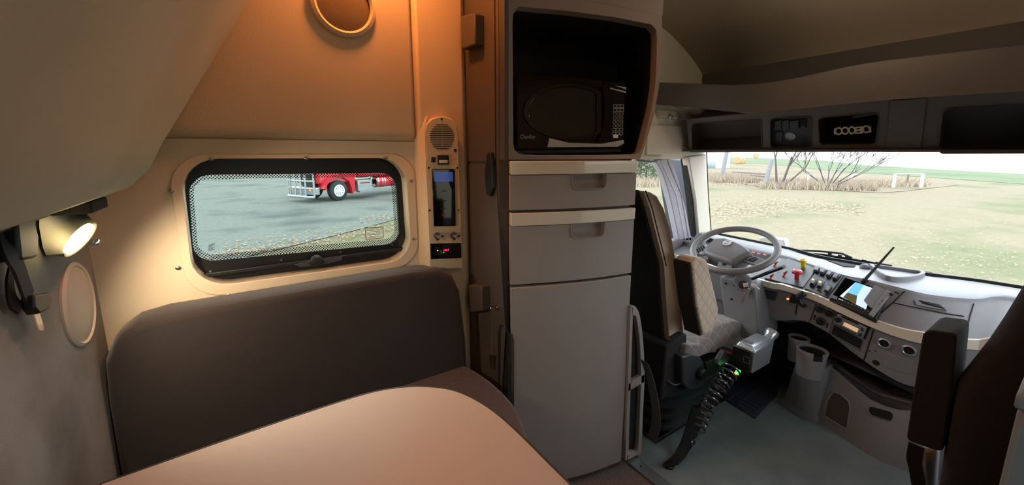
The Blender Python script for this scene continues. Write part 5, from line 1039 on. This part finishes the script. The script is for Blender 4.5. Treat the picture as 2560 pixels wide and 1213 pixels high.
# tall dry grass: uncountable blades
mb = MB(); rg = random.Random(3)
def blades(n, poly, h, w_):
    for _ in range(n):
        x = rg.uniform(*poly[0]); y = rg.uniform(*poly[1]); p = G(x, y+(x-1780)*poly[2])
        a = rg.uniform(0, PI); d_ = V(math.cos(a), math.sin(a), 0)*w_; q = p+V(rg.uniform(-.25, .25), rg.uniform(-.25, .25), rg.uniform(.5, 1)*h)
        mb.add([p-d_, p+d_, q], [(0, 1, 2)])
blades(2600, ((1770, 1920), (440, 456), .02), .7, .035); blades(3800, ((1900, 2190), (452, 470), .02), .65, .035); blades(900, ((2190, 2320), (452, 468), .0), .5, .035); blades(500, ((1590, 1700), (452, 468), .0), .7, .05)
tag(O('dry_grass', mb, mat('straw_blades', (162, 147, 128), .9), flip=False), 'tall dry straw-coloured grass along the old fence line', 'grass', 'stuff')
mb = MB()
def leaves(n, x0, x1, y0, y1, sl, s=(.05, .12), zz=.02):
    for _ in range(n):
        x = rg.uniform(x0, x1); f = rg.gauss(.5, .22); p = G(x, y0+(y1-y0)*min(max(f, 0), 1)+(x-x0)*sl)
        a = rg.uniform(0, PI); r = rg.uniform(*s); u = V(math.cos(a), math.sin(a), rg.uniform(-.3, .3))*r*.5; v = V(-math.sin(a), math.cos(a), rg.uniform(-.3, .3))*r*.35; c_ = p+V(0, 0, zz+r*.2); mb.add([c_-u, c_+v, c_+u, c_-v], [(0, 1, 2, 3)])
leaves(900, 1770, 1925, 452, 470, .0); leaves(900, 1775, 1960, 500, 560, -.10); leaves(600, 1950, 2160, 495, 530, .05); leaves(700, 1780, 2540, 480, 700, .06, (.03, .08)); leaves(350, 2100, 2540, 600, 700, .02, (.02, .05))
leaves(520, 500, 1000, 640, 662, -.16, (.05, .10)); leaves(500, 560, 1000, 600, 650, -.15, (.05, .09)); leaves(160, 900, 1000, 540, 560, -.1, (.05, .1))
tag(O('fallen_leaves', mb, mat('pale_dead_leaves', (176, 156, 128), .9, col2=(146, 112, 88), nscale=3), flip=False), 'pale fallen leaves scattered over the lawn and gravel edge', 'leaves', 'stuff')
# bare trees
def tree(name, label, base, h, trunks, seed, m, depth=5, r0=.09, spread=.5):
    rg2 = random.Random(seed); tr_, br = MB(), MB()
    def grow(p, d_, L, r, k, tgt):
        n = 3; pts = [p]; q = p; dd = d_
        for i in range(n):
            dd = (dd+V(rg2.uniform(-.12, .12), rg2.uniform(-.12, .12), rg2.uniform(-.02, .1))).normalized(); q = q+dd*L/n; pts.append(q)
        tgt.tube(pts, [r, r*.88, r*.76, r*.64], 6 if k > 2 else 3)
        if k <= 0: return
        for j in range(3 if k < depth-1 else 2):
            a = rg2.uniform(0, 2*PI); s_ = rg2.uniform(.25, 1)*spread; nd = (dd+V(math.cos(a), math.sin(a), rg2.uniform(-.2, .5))*s_).normalized()
            grow(pts[rg2.choice((2, 3))], nd, L*rg2.uniform(.6, .82), max(r*.55, .008), k-1, br)
    for d_, f in trunks: grow(base, V(*d_).normalized(), h*.36*f, r0*f, depth, tr_)
    o = T(name, label, 'tree', tuple(base)); O('trunk', tr_, m, o, flip=False); O('branches', br, m, o, flip=False); return o
bark = mat('grey_brown_bark', (92, 84, 82), .9); barkd = mat('dark_bark', (80, 80, 84), .9)
tree('bare_tree', 'leafless tree with one upright trunk on the fence line, left of the forked one', G(1942, 468), 6.0, [((.1, .15, 1), 1)], 5, bark, r0=.085)
tree('bare_tree', 'leafless forked tree leaning right beside the upright trunk', G(1952, 469), 6.2, [((0, -.28, 1), 1), ((.1, -.9, .75), .7)], 11, bark, r0=.09)
tree('bare_tree', 'low spreading leafless shrub tree left of the white posts', G(2068, 472), 4.4, [((0, .45, 1), 1), ((.1, -.3, 1), .9), ((-.1, -.9, .8), 1), ((0, 1.0, .8), .9), ((.1, .1, 1), .8), ((0, -1.5, .8), .9), ((.1, -.6, 1), 1)], 21, barkd, r0=.045, spread=.6)
# spruce seen through the door window
sb = G(1615, 452); o = T('spruce_shrub', 'green spruce shrub seen through the driver door window', 'shrub', tuple(sb)); mb = MB(); rg = random.Random(9)
for _ in range(2600):
    a = rg.uniform(0, 2*PI); z = rg.uniform(.05, 1); r = (1-z*.8)*1.9*rg.uniform(.3, 1); p = sb+V(math.cos(a)*r, math.sin(a)*r, z*2.6); q = p+V(math.cos(a)*.35, math.sin(a)*.35, rg.uniform(-.1, .15)); u = V(-math.sin(a), math.cos(a), .3)*.06; mb.add([p-u, p+u, q], [(0, 1, 2)])
O('needles', mb, mat('spruce_green', (104, 124, 92), .9), o, flip=False); O('trunk', MB().tube([sb, sb+V(0, 0, 2.3)], [.08, .02], 8), bark, o)
# posts, rails, frame, bales, shed
pw = mat('weathered_pale_wood', (136, 138, 140), .8); wp_ = mat('white_paint_post', (205, 210, 212), .6); gw = mat('grey_old_rails', (112, 104, 100), .9)
def post(x0, y0, x1, y1, r, m, label, name='fence_post'):
    b = G(x0, y0); top = ray(x1, y1); s_ = (b.x*1.0)/top.x; tpt = CAM+top*s_; return O(name, MB().tube([b, tpt], [r, r*.85], 8), m, label=label, cat='post')
post(1803, 450, 1817, 380, .20, pw, 'thick weathered pole leaning right beside the pale shed', 'leaning_pole'); post(1912, 467, 1929, 398, .17, pw, 'weathered leaning post at the right end of the old plank fence', 'leaning_pole')
post(1804, 449, 1804, 423, .09, wp_, 'short white post in front of the thick leaning pole'); post(2020, 460, 2022, 435, .08, wp_, 'white post between the forked tree and the spreading shrub tree'); post(2128, 459, 2131, 436, .08, wp_, 'white post right of the spreading shrub tree')
o = T('plank_fence', 'short run of old grey horizontal planks left of the leaning post', 'fence', tuple(G(1870, 460)))
for (x0, y0, x1, y1) in ((1830, 429, 1914, 434), (1876, 437, 1914, 441), (1880, 446, 1913, 450)):
    X_ = G(1912, 467).x; a = W(x0, y0, 'X', X_); b = W(x1, y1, 'X', X_); O('plank', MB().prism([a, b, b+V(0, 0, -.10), a+V(0, 0, -.08)], (.04, 0, 0)), gw, o)
o = T('goal_frame', 'white pipe goal-like frame standing in the grass', 'frame', tuple(G(2262, 468)))
X_ = G(2233, 469).x; a = W(2233, 469, 'X', X_); b = W(2238, 435, 'X', X_); c_ = W(2308, 435, 'X', X_-.5); d_ = W(2302, 469, 'X', X_-.5)
O('post', MB().tube([a, b], .09, 8), wp_, o); O('post', MB().tube([c_, d_], .09, 8), wp_, o); O('crossbar', MB().tube([b, c_], .05, 8), wp_, o)
e = W(2268, 457, 'X', X_+2); O('rear_post', MB().tube([e, W(2271, 437, 'X', X_+2)], .06, 6), gw, o)
hay = mat('hay', (186, 160, 122), .95, col2=(160, 134, 98), nscale=8)
for (x, y, r, lb) in ((1843, 410, .75, 'round hay bale in the field right of the leaning pole'), (1855, 409, .62, 'paler round hay bale half behind the nearer bale'), (1889, 396, .9, 'distant round hay bale under the header edge')):
    c_ = G(x, y); O('hay_bale', MB().lathe([(0, -.6), (r*.95, -.6), (r, -.5), (r, .5), (r*.95, .6), (0, .6)], c_+V(0, 0, r), V(-1, -.35, 0), 24), hay, label=lb, cat='hay bale')
o = T('corrugated_shed', 'pale blue corrugated metal shed at the left edge of the windscreen view', 'shed', tuple(G(1780, 418)))
a = G(1740, 420); b = G(1789, 421); h_ = 3.2; cor = []
for i in range(41): p = a.lerp(b, i/40); cor.append(p+V(-.05 if i % 2 else 0, 0, 0))
O('shed_wall', MB().grid([cor, [p+V(0, 0, h_) for p in cor]]), mat('pale_blue_sheet', (196, 216, 224), .4), o, solid=.02, ang=10); O('shed_body', MB().prism([a+V(.1, 0, 0), b+V(.1, 0, 0), b+V(4, 0, 0), a+V(4, 0, 0)], (0, 0, h_)), wp_, o); O('shed_roof', MB().prism([a+V(-.3, .3, h_), b+V(-.3, -.3, h_), b+V(4, -.3, h_+.5), a+V(4, .3, h_+.5)], (0, 0, .08)), pw, o)
# bonnet mirror, wipers, own bonnet, door mirror
t = T('bonnet_mirror', 'small round-cornered mirror on the bonnet outside the windscreen', 'mirror', tuple(W(1930, 640, 'X', 3.6)))
X_ = 3.6; q1 = rq([W(x, y, 'X', X_) for x, y in ((1897, 591), (1962, 598), (1966, 628), (1898, 620))], .25, 4); O('mirror_shell', MB().loft([q1, [p+V(.08, 0, 0) for p in q1]]), 'silver', t, bevel=.01)
q2 = rq([W(x, y, 'X', X_-.002) for x, y in ((1902, 595), (1938, 597), (1941, 619), (1903, 616))], .2, 4); O('mirror_face', MB().prism(q2, (-.004, 0, 0)), 'chrome', t)
O('mirror_stalk', MB().tube([W(1932, 625, 'X', X_+.03), V(X_+.05, W(1932, 640, 'X', X_).y, .12)], .015, 8), 'black', t)
S('bonnet', MB().loft([[V(2.72, -.4, .1), V(2.72, 1.4, .1), V(2.72, 1.4, .62), V(2.72, -.4, .62)], [V(4.6, -.2, -.6), V(4.6, 1.7, -.6), V(4.6, 1.6, .05), V(4.6, -.2, .05)]]), 'white', bevel=.05, seg=3) if False else None
O('truck_bonnet', MB().loft([[V(2.74, -.4, -.4), V(2.74, 1.45, -.4), V(2.74, 1.45, .55), V(2.74, -.4, .55)], [V(4.3, -.2, -.9), V(4.3, 1.6, -.9), V(4.3, 1.6, .02), V(4.3, -.2, .02)]]), 'red', label='sloping bonnet of the truck just beyond the windscreen', cat='bonnet', bevel=.05, seg=3)
t = T('windscreen_wipers', 'black wiper arms and blade parked along the foot of the windscreen', 'wiper', tuple(W(2150, 660, 'X', 2.66)))
wp = lambda x, y, X=2.655: W(x, y, 'X', X)
O('wiper_arm', MB().tube([wp(1960, 625), wp(2050, 628), wp(2105, 634), wp(2130, 645)], .006, 6), 'black', t); O('wiper_arm', MB().tube([wp(1966, 630), wp(2060, 637), wp(2110, 645), wp(2230, 665)], .006, 6), 'black', t)
O('wiper_blade', MB().tube([wp(1960, 628), wp(2060, 642), wp(2200, 664), wp(2330, 684)], .007, 6), 'black', t)
for x, y in ((2075, 634), (2100, 640), (2118, 644), (2160, 652), (2195, 658)): O('blade_joint', MB().box(tuple(wp(x, y)-V(.006, .008, .006)), tuple(wp(x, y)+V(.006, .008, .006))), 'black', t)
t = T('door_mirror', 'dark navy door mirror housing seen between the window post and windscreen pillar', 'mirror', tuple(W(1705, 560, 'Y', 1.72)))
q1 = [W(x, y, 'Y', 1.72) for x, y in ((1676, 396), (1712, 397), (1722, 428), (1727, 480), (1738, 600), (1706, 604), (1690, 500))]; O('mirror_housing', MB().prism(q1, (0, .12, 0)), 'mirror', t, bevel=.015, seg=3)
O('mirror_arm', MB().tube([W(1720, 590, 'Y', 1.74), V(2.62, 1.5, .7)], .02, 8), 'black', t)
# red lorry seen through the side window
TO = G(850, 502); TO.z = GZ; th_ = math.radians(180+25); fx = V(math.cos(th_), math.sin(th_), 0); fy = V(0, 0, 1).cross(fx); ln = -fy if fy.y < 0 else fy    # ln: away from us
def L_(x, y, z): return TO+fx*x+ln*y+V(0, 0, z)
t = T('red_lorry', 'red lorry with a silver bull bar parked across the gravel yard', 'lorry', tuple(TO))
lred = mat('lorry_red', (205, 30, 52), .25, coat=.6); 
def bx(x0, x1, y0, y1, z0, z1): return MB().hexa([L_(x0, y0, z0), L_(x1, y0, z0), L_(x1, y1, z0), L_(x0, y1, z0)], [L_(x0, y0, z1), L_(x1, y0, z1), L_(x1, y1, z1), L_(x0, y1, z1)])
def wheel(x, y, hubm='badge'):
    w_ = O('wheel', MB().lathe([(.30, -.02), (.50, -.0), (.525, .04), (.525, .24), (.50, .28), (.3, .28)], L_(x, y, .525), ln, 40), 'rubber', t)
    O('rim', MB().lathe([(.315, -.022), (.30, -.035), (.27, -.024), (.14, -.03), (.12, -.09), (0, -.10)], L_(x, y, .525), ln, 32), hubm, w_)
    for k in range(10): a = 2*PI*k/10; O('hand_hole', MB().lathe([(.024, 0), (.024, .002), (0, .002)], L_(x, y-.027, .525)+fx*.215*math.cos(a)+V(0, 0, .215*math.sin(a)), -ln, 10), 'ink', w_)
wheel(0, 0); wheel(0, 2.1)
ap = [(-.78, .30), (-.74, .62), (-.62, .98), (-.30, 1.18), (.1, 1.22), (.45, 1.10), (.66, .86), (.72, .60)]
O('fender', MB().loft([[L_(x, -.02, z), L_(x*1.14+.02, -.02, z*1.08+.03), L_(x*1.14+.02, .5, z*1.08+.03), L_(x, .5, z)] for x, z in ap]), lred, t, ang=50)
O('fender_skirt', MB().prism([L_(-.80, 0, .5), L_(-.98, 0, .42), L_(-1.0, 0, 1.5), L_(-.3, 0, 1.5), L_(-.2, 0, 1.28), L_(-.62, 0, 1.06)], ln*.1), lred, t)
O('bonnet', MB().loft([[L_(.95, .25, .9), L_(.95, 2.15, .9), L_(.95, 2.1, 1.9), L_(.95, .3, 1.9)], [L_(-1.2, .05, .9), L_(-1.2, 2.35, .9), L_(-1.2, 2.3, 2.2), L_(-1.2, .1, 2.2)]]), lred, t, bevel=.08, seg=3)
O('cab', bx(-3.4, -1.2, .0, 2.4, 1.15, 3.4), lred, t, bevel=.1, seg=3); O('sleeper', bx(-5.6, -3.4, .0, 2.4, 1.15, 3.7), lred, t, bevel=.1); O('chassis', bx(-7.5, .9, .7, 1.7, .62, .95), 'black', t)
O('step_box', bx(-2.1, -1.15, -.02, .5, .42, .98), 'silver', t, bevel=.02); O('step', bx(-2.25, -1.1, -.22, .1, .36, .42), 'alu', t); O('air_cleaner', MB().tube([L_(-.95, .12, 1.06), L_(-1.9, .12, 1.06)], .09, 14), 'steel', t)
O('step_lettering', MB().prism([L_(-1.3, -.022, .80), L_(-1.95, -.022, .80), L_(-1.95, -.022, .86), L_(-1.3, -.022, .86)], -ln*.003), 'label', t)
tk = O('fuel_tank', MB().lathe([(0, 0), (.30, .0), (.33, .03), (.33, 2.3), (.30, 2.33), (0, 2.33)], L_(-2.5, .33, .82), -fx, 32), lred, t, label='red cylindrical fuel tank')
for x in (-2.52,): O('tank_end', MB().lathe([(0, -.05), (.28, -.03), (.34, .03), (.34, .10)], L_(x, .33, .82), -fx, 32), 'chrome', tk)
for x in (-2.85, -3.02, -3.75, -3.92, -4.7): O('tank_strap', MB().lathe([(.335, 0), (.343, .005), (.343, .055), (.335, .06)], L_(x, .33, .82), -fx, 32), 'chrome', tk)
bb = O('bull_bar', MB().tube([L_(1.35, .05, .3), L_(1.5, .35, .3), L_(1.5, 1.9, .3), L_(1.35, 2.25, .3)], .07, 8), 'silver', t, label='silver bull bar')
for z in (.72, 1.08, 1.45, 1.8): O('cross_bar', MB().tube([L_(1.30, .03, z), L_(1.48, .35, z), L_(1.48, 1.9, z), L_(1.30, 2.25, z)], .04, 8), 'silver', bb)
for x, y in ((1.35, .05), (1.5, .5), (1.5, .9), (1.5, 1.35), (1.5, 1.8), (1.35, 2.22)): O('upright_bar', MB().tube([L_(x, y, .28), L_(x-.02, y, 1.9)], .045, 8), 'silver', bb)
O('bumper', bx(1.0, 1.3, .1, 2.2, .38, .75), 'silver', t, bevel=.04); O('grille', bx(.95, 1.0, .5, 1.8, .8, 1.75), 'black', t)
for y in (.3, .45): pass
for y in (.75, 1.25): O('fog_lamp', MB().lathe([(.0, .0), (.11, .01), (.12, -.05), (.06, -.12)], L_(1.40, y, 1.25), fx, 20), 'chrome', t)
for y in (.35, 1.9): O('amber_marker', bx(1.31, 1.33, y, y+.14, .6, .68), 'orange', t)
# puddle marks in the gravel: darker damp ground
for (x0, x1, y) in ((838, 878, 531), (868, 920, 547), (950, 990, 503)):
    q = [(x0+(x1-x0)*(.5+.5*math.cos(a)), y+3*math.sin(a)) for a in [2*PI*i/16 for i in range(16)]]; S('ground', MB().add([G(x, y_, GZ+.004) for x, y_ in q], [list(range(16))]), 'void') if False else None
